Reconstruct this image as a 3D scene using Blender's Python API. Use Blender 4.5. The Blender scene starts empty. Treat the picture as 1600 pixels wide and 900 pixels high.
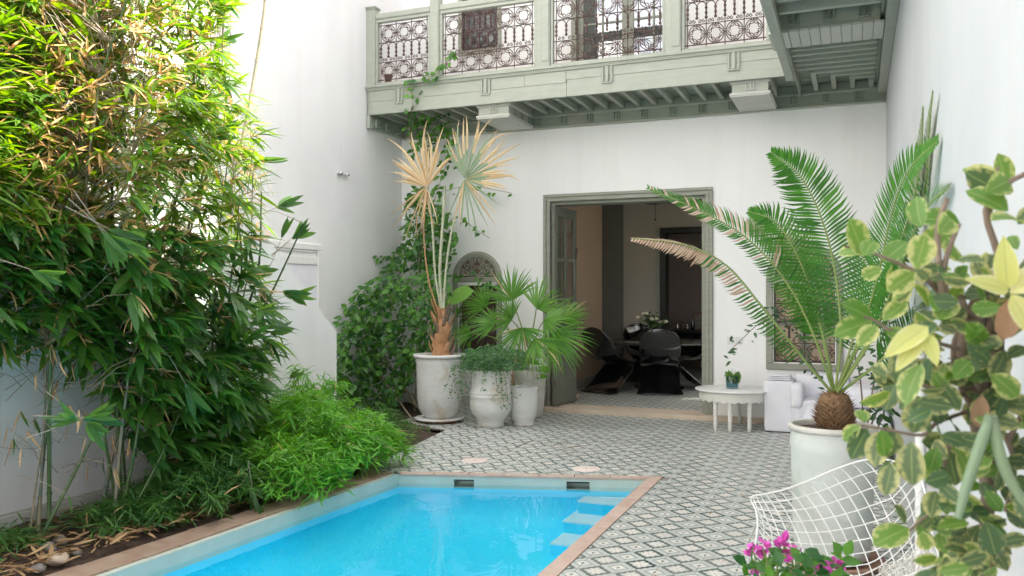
import bpy, math, random
import numpy as np
from mathutils import Vector, Matrix
random.seed(7); np.random.seed(7)
R = math.radians
sc = bpy.context.scene
# ---------------------------------------------------------------- camera
CAM_F, CAM_YAW, CAM_H, CAM_HY = 1310.0, 0.39, 1.48, 460.0
cam_d = bpy.data.cameras.new("camera"); cam = bpy.data.objects.new("camera", cam_d)
sc.collection.objects.link(cam); sc.camera = cam
cam.location = (0, 0, CAM_H); cam.rotation_euler = (R(90), 0, CAM_YAW)
cam_d.sensor_width = 36; cam_d.lens = CAM_F / 1600 * 36; cam_d.shift_y = (CAM_HY - 450) / 1600
cam_d.clip_start = 0.05; cam_d.clip_end = 500
cam_d.dof.use_dof = True; cam_d.dof.focus_distance = 7.0; cam_d.dof.aperture_fstop = 5.6
# ---------------------------------------------------------------- sky and sun
SUN_EL, SUN_AZ = R(46), R(50)       # azimuth from +Y towards +X
world = bpy.data.worlds.new("World"); sc.world = world; world.use_nodes = True
nt = world.node_tree; bg = nt.nodes['Background']
sky = nt.nodes.new('ShaderNodeTexSky'); sky.sky_type = 'NISHITA'; sky.sun_disc = False
sky.sun_elevation = SUN_EL; sky.sun_rotation = SUN_AZ; sky.dust_density = 3.0; sky.air_density = 1.0; sky.ozone_density = 1.0
hsv = nt.nodes.new('ShaderNodeHueSaturation'); hsv.inputs['Saturation'].default_value = 0.18
nt.links.new(sky.outputs[0], hsv.inputs['Color']); wb = nt.nodes.new('ShaderNodeMix'); wb.data_type = 'RGBA'; wb.blend_type = 'MULTIPLY'; wb.inputs[0].default_value = 1; wb.inputs[7].default_value = (1.045, .99, .955, 1)
nt.links.new(hsv.outputs[0], wb.inputs[6]); nt.links.new(wb.outputs[2], bg.inputs['Color'])
bg.inputs['Strength'].default_value = 0.15
sun_d = bpy.data.lights.new("sun", 'SUN'); sun_d.energy = 3.0; sun_d.angle = R(0.6); sun_d.color = (1, 0.94, 0.84)
sun = bpy.data.objects.new("sun", sun_d); sc.collection.objects.link(sun)
sdir = Vector((math.sin(SUN_AZ) * math.cos(SUN_EL), math.cos(SUN_AZ) * math.cos(SUN_EL), math.sin(SUN_EL)))
sun.rotation_euler = sdir.to_track_quat('Z', 'Y').to_euler(); sun.location = (0, 0, 20)
sc.view_settings.view_transform = 'Standard'; sc.view_settings.look = 'None'
sc.view_settings.exposure = 2.40; sc.view_settings.gamma = 1
sc.cycles.use_denoising = True
sc.cycles.max_bounces = 10; sc.cycles.diffuse_bounces = 6; sc.cycles.transparent_max_bounces = 12
sc.cycles.caustics_reflective = False; sc.cycles.caustics_refractive = False

# ---------------------------------------------------------------- survey: photo position -> metric point of the courtyard
_c, _s = math.cos(CAM_YAW), math.sin(CAM_YAW)
def at_d(px, py, d):
    xr = (px - 800) * d / CAM_F
    return Vector((_c * xr - _s * d, _s * xr + _c * d, CAM_H - (py - CAM_HY) * d / CAM_F))
def at_floor(px, py, z=0.0): return at_d(px, py, CAM_F * (CAM_H - z) / (py - CAM_HY))
def at_y(px, py, Y): t = (px - 800) / CAM_F; return at_d(px, py, Y / (_s * t + _c))
def at_x(px, py, X): t = (px - 800) / CAM_F; return at_d(px, py, X / (_c * t - _s))
def lerp(a, b, t): return a + (b - a) * t
def U(a, b): return random.uniform(a, b)

# ---------------------------------------------------------------- mesh building
def col(): return sc.collection
def wloc(o):
    v = Vector((0, 0, 0))
    while o is not None: v += o.location; o = o.parent
    return v
def finish(o, parent):
    col().objects.link(o)
    if parent is not None:
        o.parent = parent; o.location = o.location - wloc(parent)
    return o
def tag(o, label=None, cat=None, group=None, kind=None):
    if label: o['label'] = label
    if cat: o['category'] = cat
    if group: o['group'] = group
    if kind: o['kind'] = kind
    return o
def thing(name, label, cat, loc=(0, 0, 0), group=None):
    o = bpy.data.objects.new(name, None); o.location = loc; o.empty_display_size = .1
    col().objects.link(o); return tag(o, label, cat, group)
def copy_tree(o, parent=None):
    c = o.copy(); col().objects.link(c)
    if parent is not None: c.parent = parent
    for ch in list(o.children): copy_tree(ch, c)
    return c

class MB:
    def __init__(s): s.v = []; s.f = []; s.sm = []; s.mi = []; s.cur = 0
    def add(s, vs, fs, smooth=False):
        n = len(s.v); s.v += [tuple(p) for p in vs]
        for f in fs: s.f.append(tuple(i + n for i in f)); s.sm.append(smooth); s.mi.append(s.cur)
    def box(s, x0, y0, z0, x1, y1, z1):
        s.add([(x0,y0,z0),(x1,y0,z0),(x1,y1,z0),(x0,y1,z0),(x0,y0,z1),(x1,y0,z1),(x1,y1,z1),(x0,y1,z1)],
              [(0,3,2,1),(4,5,6,7),(0,1,5,4),(1,2,6,5),(2,3,7,6),(3,0,4,7)]); return s
    def bbox(s, x0, y0, z0, x1, y1, z1, b=.006):
        """box with chamfered edges along every side"""
        X = (x0, x0 + b, x1 - b, x1); Y = (y0, y0 + b, y1 - b, y1); Z = (z0, z0 + b, z1 - b, z1)
        V = {}; vs = []
        for i, sx in ((0, 0), (1, 1)):
            for j in (0, 1):
                for k in (0, 1):
                    o = (X[3*i], Y[3*j], Z[3*k]); inn = (X[1+i], Y[1+j], Z[1+k])
                    for a in range(3):
                        p = list(inn); p[a] = o[a]; V[(i, j, k, a)] = len(vs); vs.append(p)
        fs = []
        for a in range(3):
            for e in (0, 1):
                q = []
                for (u, w) in ((0,0),(1,0),(1,1),(0,1)):
                    idx = [0,0,0]; idx[a] = e; idx[(a+1)%3] = u; idx[(a+2)%3] = w; q.append(V[(*idx, a)])
                fs.append(q if e else q[::-1])
        for a in range(3):      # edges along axis a
            for u in (0,1):
                for w in (0,1):
                    def P(t, ax): idx=[0,0,0]; idx[a]=t; idx[(a+1)%3]=u; idx[(a+2)%3]=w; return V[(*idx, ax)]
                    fs.append([P(0,(a+1)%3),P(1,(a+1)%3),P(1,(a+2)%3),P(0,(a+2)%3)])
        for i in (0,1):
            for j in (0,1):
                for k in (0,1): fs.append([V[(i,j,k,0)],V[(i,j,k,1)],V[(i,j,k,2)]])
        s.add(vs, fs); return s
    def tube(s, pts, r, n=6, cap=True, smooth=True):
        pts = [Vector(p) for p in pts]; m = len(pts)
        if not hasattr(r, '__len__'): r = [r] * m
        vs = []; fs = []; up = None
        for i, p in enumerate(pts):
            t = (pts[min(i+1, m-1)] - pts[max(i-1, 0)])
            t = t.normalized() if t.length > 1e-9 else Vector((0, 0, 1))
            if up is None: up = Vector((0, 0, 1)) if abs(t.z) < .9 else Vector((1, 0, 0))
            a = t.cross(up)
            if a.length < 1e-6: a = t.orthogonal()
            a.normalize(); b = t.cross(a); up = a.cross(t)
            for k in range(n):
                w = 2 * math.pi * k / n; vs.append(p + (a * math.cos(w) + b * math.sin(w)) * r[i])
        for i in range(m - 1):
            for k in range(n):
                fs.append((i*n+k, i*n+(k+1)%n, (i+1)*n+(k+1)%n, (i+1)*n+k))
        if cap: fs.append(tuple(range(n))); fs.append(tuple((m-1)*n+k for k in range(n))[::-1])
        s.add(vs, fs, smooth); return s
    def lathe(s, prof, c=(0, 0, 0), n=32, wob=0.0, smooth=True):
        vs = []; fs = []; m = len(prof); ph = U(0, 6)
        for (r, z) in prof:
            for k in range(n):
                w = 2 * math.pi * k / n; rr = r * (1 + wob * math.sin(2*w + ph + z*3) + wob*.5*math.sin(5*w+z*9))
                vs.append((c[0] + rr * math.cos(w), c[1] + rr * math.sin(w), c[2] + z))
        for i in range(m - 1):
            for k in range(n): fs.append((i*n+k, i*n+(k+1)%n, (i+1)*n+(k+1)%n, (i+1)*n+k))
        s.add(vs, fs, smooth)
        if prof[0][0] > 1e-4: s.add(vs[:n], [tuple(range(n))[::-1]], False)
        if prof[-1][0] > 1e-4: s.add(vs[-n:], [tuple(range(n))], False)
        return s
    def prism(s, poly, axis, a0, a1, smooth=False):
        """extrude a 2D polygon; axis 'x': poly=(y,z); 'y': poly=(x,z); 'z': poly=(x,y)"""
        def P(p, a): return (a, p[0], p[1]) if axis == 'x' else ((p[0], a, p[1]) if axis == 'y' else (p[0], p[1], a))
        n = len(poly); vs = [P(p, a0) for p in poly] + [P(p, a1) for p in poly]
        fs = [tuple(range(n))[::-1], tuple(range(n, 2*n))] + [(i, (i+1)%n, n+(i+1)%n, n+i) for i in range(n)]
        s.add(vs, fs, smooth); return s
    def ball(s, c, r, n=8, m=5, sq=(1,1,1)):
        vs = []; fs = []
        for i in range(m + 1):
            th = math.pi * i / m
            for k in range(n):
                w = 2*math.pi*k/n
                vs.append((c[0]+sq[0]*r*math.sin(th)*math.cos(w), c[1]+sq[1]*r*math.sin(th)*math.sin(w), c[2]+sq[2]*r*math.cos(th)))
        for i in range(m):
            for k in range(n): fs.append((i*n+k, (i+1)*n+k, (i+1)*n+(k+1)%n, i*n+(k+1)%n))
        s.add(vs, fs, True); return s
    def mesh(s, name, mats):
        me = bpy.data.meshes.new(name); me.from_pydata(s.v, [], s.f)
        me.polygons.foreach_set('use_smooth', s.sm)
        if not isinstance(mats, (list, tuple)): mats = [mats]
        for m in mats: me.materials.append(m)
        if len(mats) > 1: me.polygons.foreach_set('material_index', s.mi)
        me.update(); return me
    def build(s, name, mats, parent=None, loc=None):
        me = s.mesh(name, mats); o = bpy.data.objects.new(name, me)
        if loc is not None: o.location = loc
        return finish(o, parent)
def inst(name, me, parent, loc, rot=None, scale=None):
    o = bpy.data.objects.new(name, me); o.location = loc
    if rot is not None: o.rotation_euler = rot
    if scale is not None: o.scale = scale
    return finish(o, parent)

# ---------------------------------------------------------------- materials
class Ex:                     # tiny expression wrapper over math nodes
    def __init__(s, nt, sock): s.nt = nt; s.k = sock
    def _op(s, op, *a):
        n = s.nt.nodes.new('ShaderNodeMath'); n.operation = op
        for i, x in enumerate((s,) + a):
            if isinstance(x, Ex): s.nt.links.new(x.k, n.inputs[i])
            else: n.inputs[i].default_value = float(x)
        return Ex(s.nt, n.outputs[0])
    def __add__(s, o): return s._op('ADD', o)
    def __radd__(s, o): return s._op('ADD', o)
    def __sub__(s, o): return s._op('SUBTRACT', o)
    def __mul__(s, o): return s._op('MULTIPLY', o)
    def __rmul__(s, o): return s._op('MULTIPLY', o)
    def abs(s): return s._op('ABSOLUTE')
    def lt(s, o): return s._op('LESS_THAN', o)
    def gt(s, o): return s._op('GREATER_THAN', o)
    def max(s, o): return s._op('MAXIMUM', o)
    def min(s, o): return s._op('MINIMUM', o)
    def frac(s): return s._op('FRACT')
    def sqrt(s): return s._op('SQRT')
    def sin(s): return s._op('SINE')
    def atan2(s, o): return s._op('ARCTAN2', o)
    def rng(s, a, b, c=0.0, d=1.0):
        n = s.nt.nodes.new('ShaderNodeMapRange'); s.nt.links.new(s.k, n.inputs[0])
        for i, v in enumerate((a, b, c, d)): n.inputs[i+1].default_value = v
        return Ex(s.nt, n.outputs[0])
def sockmix(nt, fac, a, b):
    n = nt.nodes.new('ShaderNodeMix'); n.data_type = 'RGBA'
    for i, x in ((0, fac), (6, a), (7, b)):
        if isinstance(x, Ex): nt.links.new(x.k, n.inputs[i])
        elif hasattr(x, 'is_linked'): nt.links.new(x, n.inputs[i])
        elif isinstance(x, (tuple, list)): n.inputs[i].default_value = (*x[:3], 1)
        else: n.inputs[i].default_value = x
    return n.outputs[2]
def noise(nt, scale, detail=4, rough=.55, coord='Object', stretch=None, dist=0):
    tc = nt.nodes.new('ShaderNodeTexCoord')
    src = tc.outputs[coord]
    if coord == 'World':
        src = None
    if stretch:
        mp = nt.nodes.new('ShaderNodeMapping'); mp.inputs['Scale'].default_value = stretch
        nt.links.new(src, mp.inputs[0]); src = mp.outputs[0]
    n = nt.nodes.new('ShaderNodeTexNoise'); n.inputs['Scale'].default_value = scale
    n.inputs['Detail'].default_value = detail; n.inputs['Roughness'].default_value = rough; n.inputs['Distortion'].default_value = dist
    nt.links.new(src, n.inputs['Vector']); return Ex(nt, n.outputs[0])
def newmat(name):
    m = bpy.data.materials.new(name); m.use_nodes = True; return m, m.node_tree, m.node_tree.nodes['Principled BSDF']
def setcol(nt, bs, c, key='Base Color'):
    if isinstance(c, (tuple, list)): bs.inputs[key].default_value = (*c[:3], 1)
    else: nt.links.new(c, bs.inputs[key])
def bump(nt, bs, h, strength=.2, dist=.01):
    b = nt.nodes.new('ShaderNodeBump'); b.inputs['Strength'].default_value = strength; b.inputs['Distance'].default_value = dist
    nt.links.new(h.k if isinstance(h, Ex) else h, b.inputs['Height']); nt.links.new(b.outputs[0], bs.inputs['Normal'])
def mat(name, base, rough=.6, var=None, scale=6, vs=.5, metal=0, spec=None, bumpk=0, bscale=40, bdist=.004, stretch=None, coat=0):
    """base colour varied towards `var` by noise, fine bump"""
    m, nt, bs = newmat(name); bs.inputs['Roughness'].default_value = rough; bs.inputs['Metallic'].default_value = metal
    if spec is not None: bs.inputs['Specular IOR Level'].default_value = spec
    if coat: bs.inputs['Coat Weight'].default_value = coat; bs.inputs['Coat Roughness'].default_value = .05
    if var is not None: setcol(nt, bs, sockmix(nt, noise(nt, scale, stretch=stretch).rng(.5-vs*.5, .5+vs*.5), base, var))
    else: setcol(nt, bs, base)
    if bumpk: bump(nt, bs, noise(nt, bscale, 3, stretch=stretch), bumpk, bdist)
    return m
M = {}
def wallmat(name, a, b, stain, streak=.5):
    m, nt, bs = newmat(name); bs.inputs['Roughness'].default_value = .85; bs.inputs['Specular IOR Level'].default_value = .25
    n1 = noise(nt, .9, 5).rng(.35, .7); n2 = noise(nt, 2.2, 5, .6, stretch=(1.6, 1.6, .12)).rng(.5, .85, 0, streak)
    c = sockmix(nt, n1, a, b); c = sockmix(nt, n2, c, stain)
    setcol(nt, bs, c)
    cr = noise(nt, 1.7, 8, .75, dist=1.2); crack = ((cr - .5).abs()).rng(0, .004, .22, 0)
    c = sockmix(nt, crack * noise(nt, .8, 2).rng(.5, .62), c, (.55,.53,.50)); setcol(nt, bs, c)
    h = noise(nt, 3.5, 5, .6) + noise(nt, 60, 3) * .12 + noise(nt, 11, 4, .6) * .18
    bump(nt, bs, h, .22, .03); return m
M['wall'] = wallmat('white_plaster', (.88,.88,.87), (.83,.83,.83), (.72,.70,.67), .40)
M['wall_left'] = wallmat('limewash_plaster', (.82,.82,.82), (.75,.75,.76), (.68,.67,.65), .40)
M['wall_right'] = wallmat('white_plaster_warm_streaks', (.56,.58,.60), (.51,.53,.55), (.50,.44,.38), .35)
M['skirt'] = mat('lime_skirting', (.62,.61,.58), .8, (.45,.43,.40), 5, bumpk=.2)
# sage green painted wood
def woodmat(name, a, b, wear, rough=.55):
    m, nt, bs = newmat(name); bs.inputs['Roughness'].default_value = rough
    g = noise(nt, 5, 5, .6, stretch=(1, 6, 6)).rng(.35, .7); w = noise(nt, 14, 4).rng(.62, .8, 0, .6)
    oi = nt.nodes.new('ShaderNodeObjectInfo'); rn = Ex(nt, oi.outputs['Random'])
    c = sockmix(nt, g, a, b); c = sockmix(nt, w, c, wear); c = sockmix(nt, rn.rng(0, 1, 0, .25), c, b)
    setcol(nt, bs, c); bump(nt, bs, noise(nt, 25, 4, stretch=(1, 5, 5)), .25, .003); return m
M['wood'] = woodmat('sage_painted_wood', (.40,.425,.365), (.345,.37,.31), (.50,.50,.45))
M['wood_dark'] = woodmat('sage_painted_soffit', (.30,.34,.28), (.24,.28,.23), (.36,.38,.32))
M['wood_pale'] = woodmat('pale_sage_board', (.56,.56,.52), (.50,.51,.46), (.62,.62,.58))
M['doorwood'] = woodmat('olive_grey_door_paint', (.32,.33,.27), (.26,.27,.22), (.38,.38,.33))
M['leafwood'] = woodmat('shade_toned_door_leaf', (.17,.18,.145), (.13,.14,.11), (.22,.22,.18))  # door paint darkened in its colour to stand for the shadow on the leaf
M['iron'] = mat('wrought_iron', (.075,.045,.045), .55, (.12,.07,.06), 30, metal=.3)
M['brownwood'] = mat('dark_brown_wood', (.10,.065,.05), .6, (.16,.11,.085), 10, bumpk=.2)
M['white_paint'] = mat('white_paint', (.80,.80,.79), .4, (.74,.74,.72), 8)
M['cream_paint'] = mat('cream_white_paint', (.80,.79,.74), .4, (.70,.68,.62), 7, bumpk=.08)
M['fabric'] = mat('white_cotton', (.80,.80,.84), .9, (.74,.74,.80), 9, bumpk=.25, bscale=90, bdist=.002)
M['black'] = mat('black_gloss_plastic', (.006,.006,.007), .10, coat=1.0)
M['black_matt'] = mat('black_lacquer', (.012,.012,.012), .3)
M['black_marble'] = mat('black_stone_top', (.03,.03,.03), .15, (.08,.08,.075), 7)
M['soil'] = mat('dark_soil', (.045,.03,.02), .95, (.10,.065,.045), 14, bumpk=.9, bscale=30, bdist=.03)
M['terracotta'] = mat('terracotta', (.30,.15,.10), .8, (.42,.26,.20), 9, bumpk=.2)
M['coping'] = mat('pink_stone_coping', (.46,.31,.25), .75, (.58,.47,.40), 9, bumpk=.3, vs=.6)
M['coping_brown'] = mat('brown_brick_coping', (.27,.17,.12), .8, (.38,.29,.22), 7, bumpk=.4)
M['threshold'] = mat('sandstone_step', (.55,.44,.33), .7, (.66,.56,.45), 6, bumpk=.2)
M['pool'] = mat('blue_pool_paint', (.005,.66,.985), .5, (.01,.72,.99), 1.2)
M['pool_band'] = mat('pale_waterline_render', (.56,.62,.56), .6, (.46,.52,.46), 5, bumpk=.15)
M['pool_step'] = mat('pale_submerged_step', (.60,.80,.88), .6, (.54,.76,.86), 5)
M['disk'] = mat('pale_pink_lid', (.80,.70,.66), .6, (.70,.60,.55), 20)
M['cardboard'] = mat('cardboard', (.42,.25,.14), .85, (.36,.21,.12), 8)
M['ink'] = mat('black_print', (.02,.015,.012), .8)
M['stone'] = mat('grey_pebble', (.30,.28,.26), .8, (.18,.16,.15), 12, bumpk=.3)
M['petal'] = mat('magenta_bract', (.62,.05,.42), .6, (.75,.14,.55), 30)
M['rose'] = mat('cream_rose', (.85,.82,.62), .6)
M['bark'] = mat('brown_bark', (.16,.11,.08), .85, (.27,.21,.17), 22, bumpk=.7, bscale=50, bdist=.01)
M['twig'] = mat('grey_twig', (.25,.20,.14), .8, (.36,.31,.24), 22)
M['fibre'] = mat('palm_fibre', (.42,.20,.09), .85, (.62,.36,.20), 14, bumpk=.6, stretch=(6,6,1))
M['cycad_trunk'] = mat('cycad_leaf_bases', (.11,.06,.03), .85, (.30,.18,.09), 40, bumpk=.5)
M['outlet'] = mat('outlet_plastic', (.72,.72,.72), .4)
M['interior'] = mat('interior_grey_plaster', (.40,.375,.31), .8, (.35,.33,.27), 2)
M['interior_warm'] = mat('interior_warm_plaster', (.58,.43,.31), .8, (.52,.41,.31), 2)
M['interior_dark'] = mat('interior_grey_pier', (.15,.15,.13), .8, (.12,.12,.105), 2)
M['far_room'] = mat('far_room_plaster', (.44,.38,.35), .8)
M['brass'] = mat('dull_bronze', (.18,.11,.07), .5, metal=.4)
M['picture'] = mat('framed_print_dark', (.05,.05,.04), .4, (.30,.26,.20), 30)
M['silver'] = mat('polished_metal', (.6,.6,.6), .2, metal=.9)
M['plastic_lid'] = M['disk']
def potmat(name, a, b, stain, scale=4, green=None):
    m, nt, bs = newmat(name); bs.inputs['Roughness'].default_value = .6
    c = sockmix(nt, noise(nt, scale, 6, .6, stretch=(1, 1, 2.5)).rng(.35, .68), a, b)
    c = sockmix(nt, noise(nt, scale*.8, 6, .65, dist=.6).rng(.52, .68, 0, .75), c, stain)
    if green: c = sockmix(nt, noise(nt, 3, 5, .7).rng(.55, .75, 0, .6), c, green)
    setcol(nt, bs, c); bump(nt, bs, noise(nt, 18, 5, .6, stretch=(.3, .3, 2.2)), .35, .012); return m
M['pot_white'] = potmat('whitewashed_terracotta', (.74,.74,.735), (.66,.66,.65), (.54,.46,.35))
M['pot_cream'] = potmat('cream_limed_clay', (.62,.60,.57), (.52,.49,.45), (.42,.38,.33))
M['pot_pale'] = potmat('pale_green_grey_glaze', (.60,.63,.61), (.53,.57,.54), (.42,.44,.40), 2.5, (.42,.47,.40))
M['pot_rim'] = mat('pot_rim_clay', (.56,.53,.47), .6, (.66,.64,.60), 8)
# glass with a fresnel reflection over a clear film (thin)
def glassmat(name, tint=(1,1,1), rough=.02, boost=1.0, f0=.04):
    m = bpy.data.materials.new(name); m.use_nodes = True; nt = m.node_tree; nt.nodes.clear()
    out = nt.nodes.new('ShaderNodeOutputMaterial'); mx = nt.nodes.new('ShaderNodeMixShader')
    fr = nt.nodes.new('ShaderNodeLayerWeight')
    tr = nt.nodes.new('ShaderNodeBsdfTransparent'); tr.inputs[0].default_value = (*tint, 1)
    gl = nt.nodes.new('ShaderNodeBsdfGlossy'); gl.inputs['Roughness'].default_value = rough
    fc = Ex(nt, fr.outputs['Facing']); f = ((fc*fc*fc*fc*fc*.96 + f0) * boost).min(1.0)
    nt.links.new(f.k, mx.inputs[0]); nt.links.new(tr.outputs[0], mx.inputs[1]); nt.links.new(gl.outputs[0], mx.inputs[2])
    nt.links.new(mx.outputs[0], out.inputs[0]); return m, nt, gl, fr
M['glass'] = glassmat('window_glass', (.9,.93,.92), .02, 1.6)[0]
M['glass_mirror'] = glassmat('sky_reflecting_glass', (.75,.8,.82), .02, 9.0)[0]
M['glass_tint'] = glassmat('tumbler_glass', (.62,.78,.80), .02, 1.5)[0]
mw, ntw, glw, frw = glassmat('pool_water', (.86,.98,1.0), .012, 1.25, f0=.02)
bw = ntw.nodes.new('ShaderNodeBump'); bw.inputs['Strength'].default_value = .15; bw.inputs['Distance'].default_value = .02
ntw.links.new((noise(ntw, 2.2, 3, .5, dist=.5)).k, bw.inputs['Height'])
ntw.links.new(bw.outputs[0], glw.inputs['Normal']); ntw.links.new(bw.outputs[0], frw.inputs['Normal'])
M['water'] = mw
# printed cement tile: one flower in a green lozenge per 20 cm tile, black dots at the corners
TX, TY, TS = -1.395, 5.42, .2
def tilemat(name):
    m, nt, bs = newmat(name); bs.inputs['Roughness'].default_value = .42
    g = nt.nodes.new('ShaderNodeNewGeometry'); sp = nt.nodes.new('ShaderNodeSeparateXYZ'); nt.links.new(g.outputs['Position'], sp.inputs[0])
    X = Ex(nt, sp.outputs[0]); Y = Ex(nt, sp.outputs[1])
    ix = (X + (-TX + 200*TS)) * (1/TS); iy = (Y + (-TY + 200*TS)) * (1/TS)
    u = ix.frac() - .5; v = iy.frac() - .5
    au, av = u.abs(), v.abs()
    # ogee lozenge: |u|+|v| with concave scallop
    wob = ((au - av) * 12.566).sin() * ((au - av) * 12.566).sin()
    L = au + av + wob * .035
    green = ((L - .42).abs()).lt(.082)
    thin = ((L - .325).abs()).lt(.012)
    corner_u = (au - .5).abs(); corner_v = (av - .5).abs()
    rc = corner_u + corner_v
    dot = (corner_u * 1.7 + corner_v).lt(.062)
    white_corner = rc.lt(.20) * rc.gt(.10)
    edge = ((rc - .275).abs()).lt(.026)
    a = v.atan2(u); r = (u*u + v*v).sqrt()
    pet = ((a * 4.0 + 1.5708).sin().abs()) * .15 + .10      # eight petals
    flower = r.lt(pet)
    core = r.lt(.028)
    c = sockmix(nt, L.lt(.40), (.53,.57,.55), (.42,.49,.47))
    c = sockmix(nt, white_corner, c, (.80,.77,.71)); c = sockmix(nt, edge, c, (.24,.31,.29))
    c = sockmix(nt, thin, c, (.66,.66,.61))
    c = sockmix(nt, green, c, (.022,.062,.056)); c = sockmix(nt, flower, c, (.79,.74,.69))
    c = sockmix(nt, core, c, (.42,.36,.33)); c = sockmix(nt, dot, c, (.025,.02,.02))
    # wear and per-tile tone
    wn = nt.nodes.new('ShaderNodeTexWhiteNoise'); wn.noise_dimensions = '2D'
    cmb = nt.nodes.new('ShaderNodeCombineXYZ'); nt.links.new(ix._op('FLOOR').k, cmb.inputs[0]); nt.links.new(iy._op('FLOOR').k, cmb.inputs[1])
    nt.links.new(cmb.outputs[0], wn.inputs['Vector'])
    tone = Ex(nt, wn.outputs['Value'])
    gn = nt.nodes.new('ShaderNodeTexNoise'); gn.inputs['Scale'].default_value = 2.0; gn.inputs['Detail'].default_value = 6
    nt.links.new(g.outputs['Position'], gn.inputs['Vector'])
    gn2 = nt.nodes.new('ShaderNodeTexNoise'); gn2.inputs['Scale'].default_value = 45; gn2.inputs['Detail'].default_value = 5
    nt.links.new(g.outputs['Position'], gn2.inputs['Vector'])
    c = sockmix(nt, tone.rng(0, 1, 0, .30), c, (.45,.46,.44))
    c = sockmix(nt, Ex(nt, gn.outputs[0]).rng(.45, .75, 0, .30), c, (.44,.43,.40))
    c = sockmix(nt, Ex(nt, gn2.outputs[0]).rng(.5, .75, 0, .20), c, (.55,.51,.47))
    setcol(nt, bs, c)
    rr = Ex(nt, gn.outputs[0]).rng(.3, .7, .28, .55); nt.links.new(rr.k, bs.inputs['Roughness'])
    return m
M['tile'] = tilemat('printed_cement_tile')
M['grout'] = mat('tile_bed', (.22,.20,.18), .9, (.30,.28,.25), 12)
# leaves
def leafmat(name, a, b, trans=.35, rough=.5, tcol=None, spots=None, variegated=None, tboost=1.7, thue=.485):
    m = bpy.data.materials.new(name); m.use_nodes = True; nt = m.node_tree
    bs = nt.nodes['Principled BSDF']; out = nt.nodes['Material Output']
    bs.inputs['Roughness'].default_value = rough
    at = nt.nodes.new('ShaderNodeAttribute'); at.attribute_name = 'lv'
    oi = nt.nodes.new('ShaderNodeObjectInfo')
    v = (Ex(nt, at.outputs['Fac']) + Ex(nt, oi.outputs['Random'])).frac()
    c = sockmix(nt, v, a, b)
    if variegated:
        uv = nt.nodes.new('ShaderNodeUVMap'); sp = nt.nodes.new('ShaderNodeSeparateXYZ'); nt.links.new(uv.outputs[0], sp.inputs[0])
        e = Ex(nt, sp.outputs[0]).abs()      # 0 at midrib, 1 at margin
        tip = Ex(nt, sp.outputs[1]).rng(.72, 1.0, 0, .45)
        n = noise(nt, 7, 3, .5)
        k = (e + tip + (n - .5) * 1.5 + (v - .5) * .6).rng(.60, 1.10)
        c = sockmix(nt, k, c, variegated)
        rib = e.lt(.05); c = sockmix(nt, rib * .6, c, (.30,.36,.12))
    if spots: c = sockmix(nt, noise(nt, 12, 4).rng(.58, .66, 0, .8), c, spots)
    setcol(nt, bs, c)
    tr = nt.nodes.new('ShaderNodeBsdfTranslucent')
    hs = nt.nodes.new('ShaderNodeHueSaturation'); hs.inputs['Hue'].default_value = thue; hs.inputs['Saturation'].default_value = 1.15; hs.inputs['Value'].default_value = tboost
    nt.links.new(c, hs.inputs['Color'])
    if tcol: tr.inputs[0].default_value = (*tcol, 1)
    else: nt.links.new(hs.outputs[0], tr.inputs[0])
    mx = nt.nodes.new('ShaderNodeMixShader'); mx.inputs[0].default_value = trans
    nt.links.new(bs.outputs[0], mx.inputs[1]); nt.links.new(tr.outputs[0], mx.inputs[2]); nt.links.new(mx.outputs[0], out.inputs[0])
    return m
M['bamboo_leaf'] = leafmat('bamboo_leaf', (.020,.085,.024), (.07,.18,.03), .42, .42, tboost=3.4, thue=.455)
M['litter_leaf'] = leafmat('fallen_dry_leaf', (.26,.16,.08), (.46,.31,.16), .15, .8)
M['bamboo_sunlit'] = leafmat('sunlit_bamboo_leaf', (.075,.19,.022), (.17,.30,.035), .45, .5, tboost=2.0, thue=.475)  # sunlight put into the leaf colour: brighter yellow-green for the upper bamboo
M['dry_leaf'] = leafmat('dry_bamboo_leaf', (.56,.34,.15), (.74,.54,.30), .4, .7)
M['fern_leaf'] = leafmat('fresh_fine_leaf', (.085,.28,.030), (.19,.46,.05), .35, .5)
M['fern_dark'] = leafmat('dark_fine_leaf', (.035,.12,.03), (.08,.21,.035), .3, .5)  # deeper green for the low shrubs and grass clumps
M['bush_leaf'] = leafmat('climber_leaf', (.022,.105,.025), (.12,.30,.045), .32, .38)
M['palm_green'] = leafmat('fan_palm_leaf', (.07,.21,.035), (.17,.36,.06), .35, .45)
M['palm_blue'] = leafmat('blue_green_fan_blade', (.20,.30,.20), (.30,.38,.24), .3, .5)
M['palm_dead'] = leafmat('withered_fan_blade', (.46,.32,.16), (.74,.60,.38), .3, .7)
M['cycad'] = leafmat('cycad_leaflet', (.035,.145,.020), (.08,.25,.035), .25, .35)
M['cycad_grey'] = leafmat('faded_cycad_leaflet', (.22,.28,.16), (.34,.36,.24), .3, .5)
M['cycad_dry'] = leafmat('dried_cycad_leaflet', (.44,.29,.19), (.68,.53,.41), .3, .6)
M['rachis'] = mat('green_rachis', (.22,.34,.08), .5, (.30,.34,.12), 14)
M['petiole'] = mat('grey_green_petiole', (.38,.43,.30), .5, (.50,.50,.36), 9)
M['small_leaf'] = leafmat('small_trailing_leaf', (.04,.14,.045), (.12,.27,.09), .3, .5)
M['dark_leaf'] = leafmat('dark_shrub_leaf', (.025,.07,.03), (.05,.12,.04), .25, .4)
M['culm'] = mat('green_cane', (.035,.085,.025), .4, (.10,.15,.05), 8)
M['culm_dry'] = mat('brown_cane', (.30,.24,.15), .6, (.12,.15,.12), 5, vs=.3)
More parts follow.
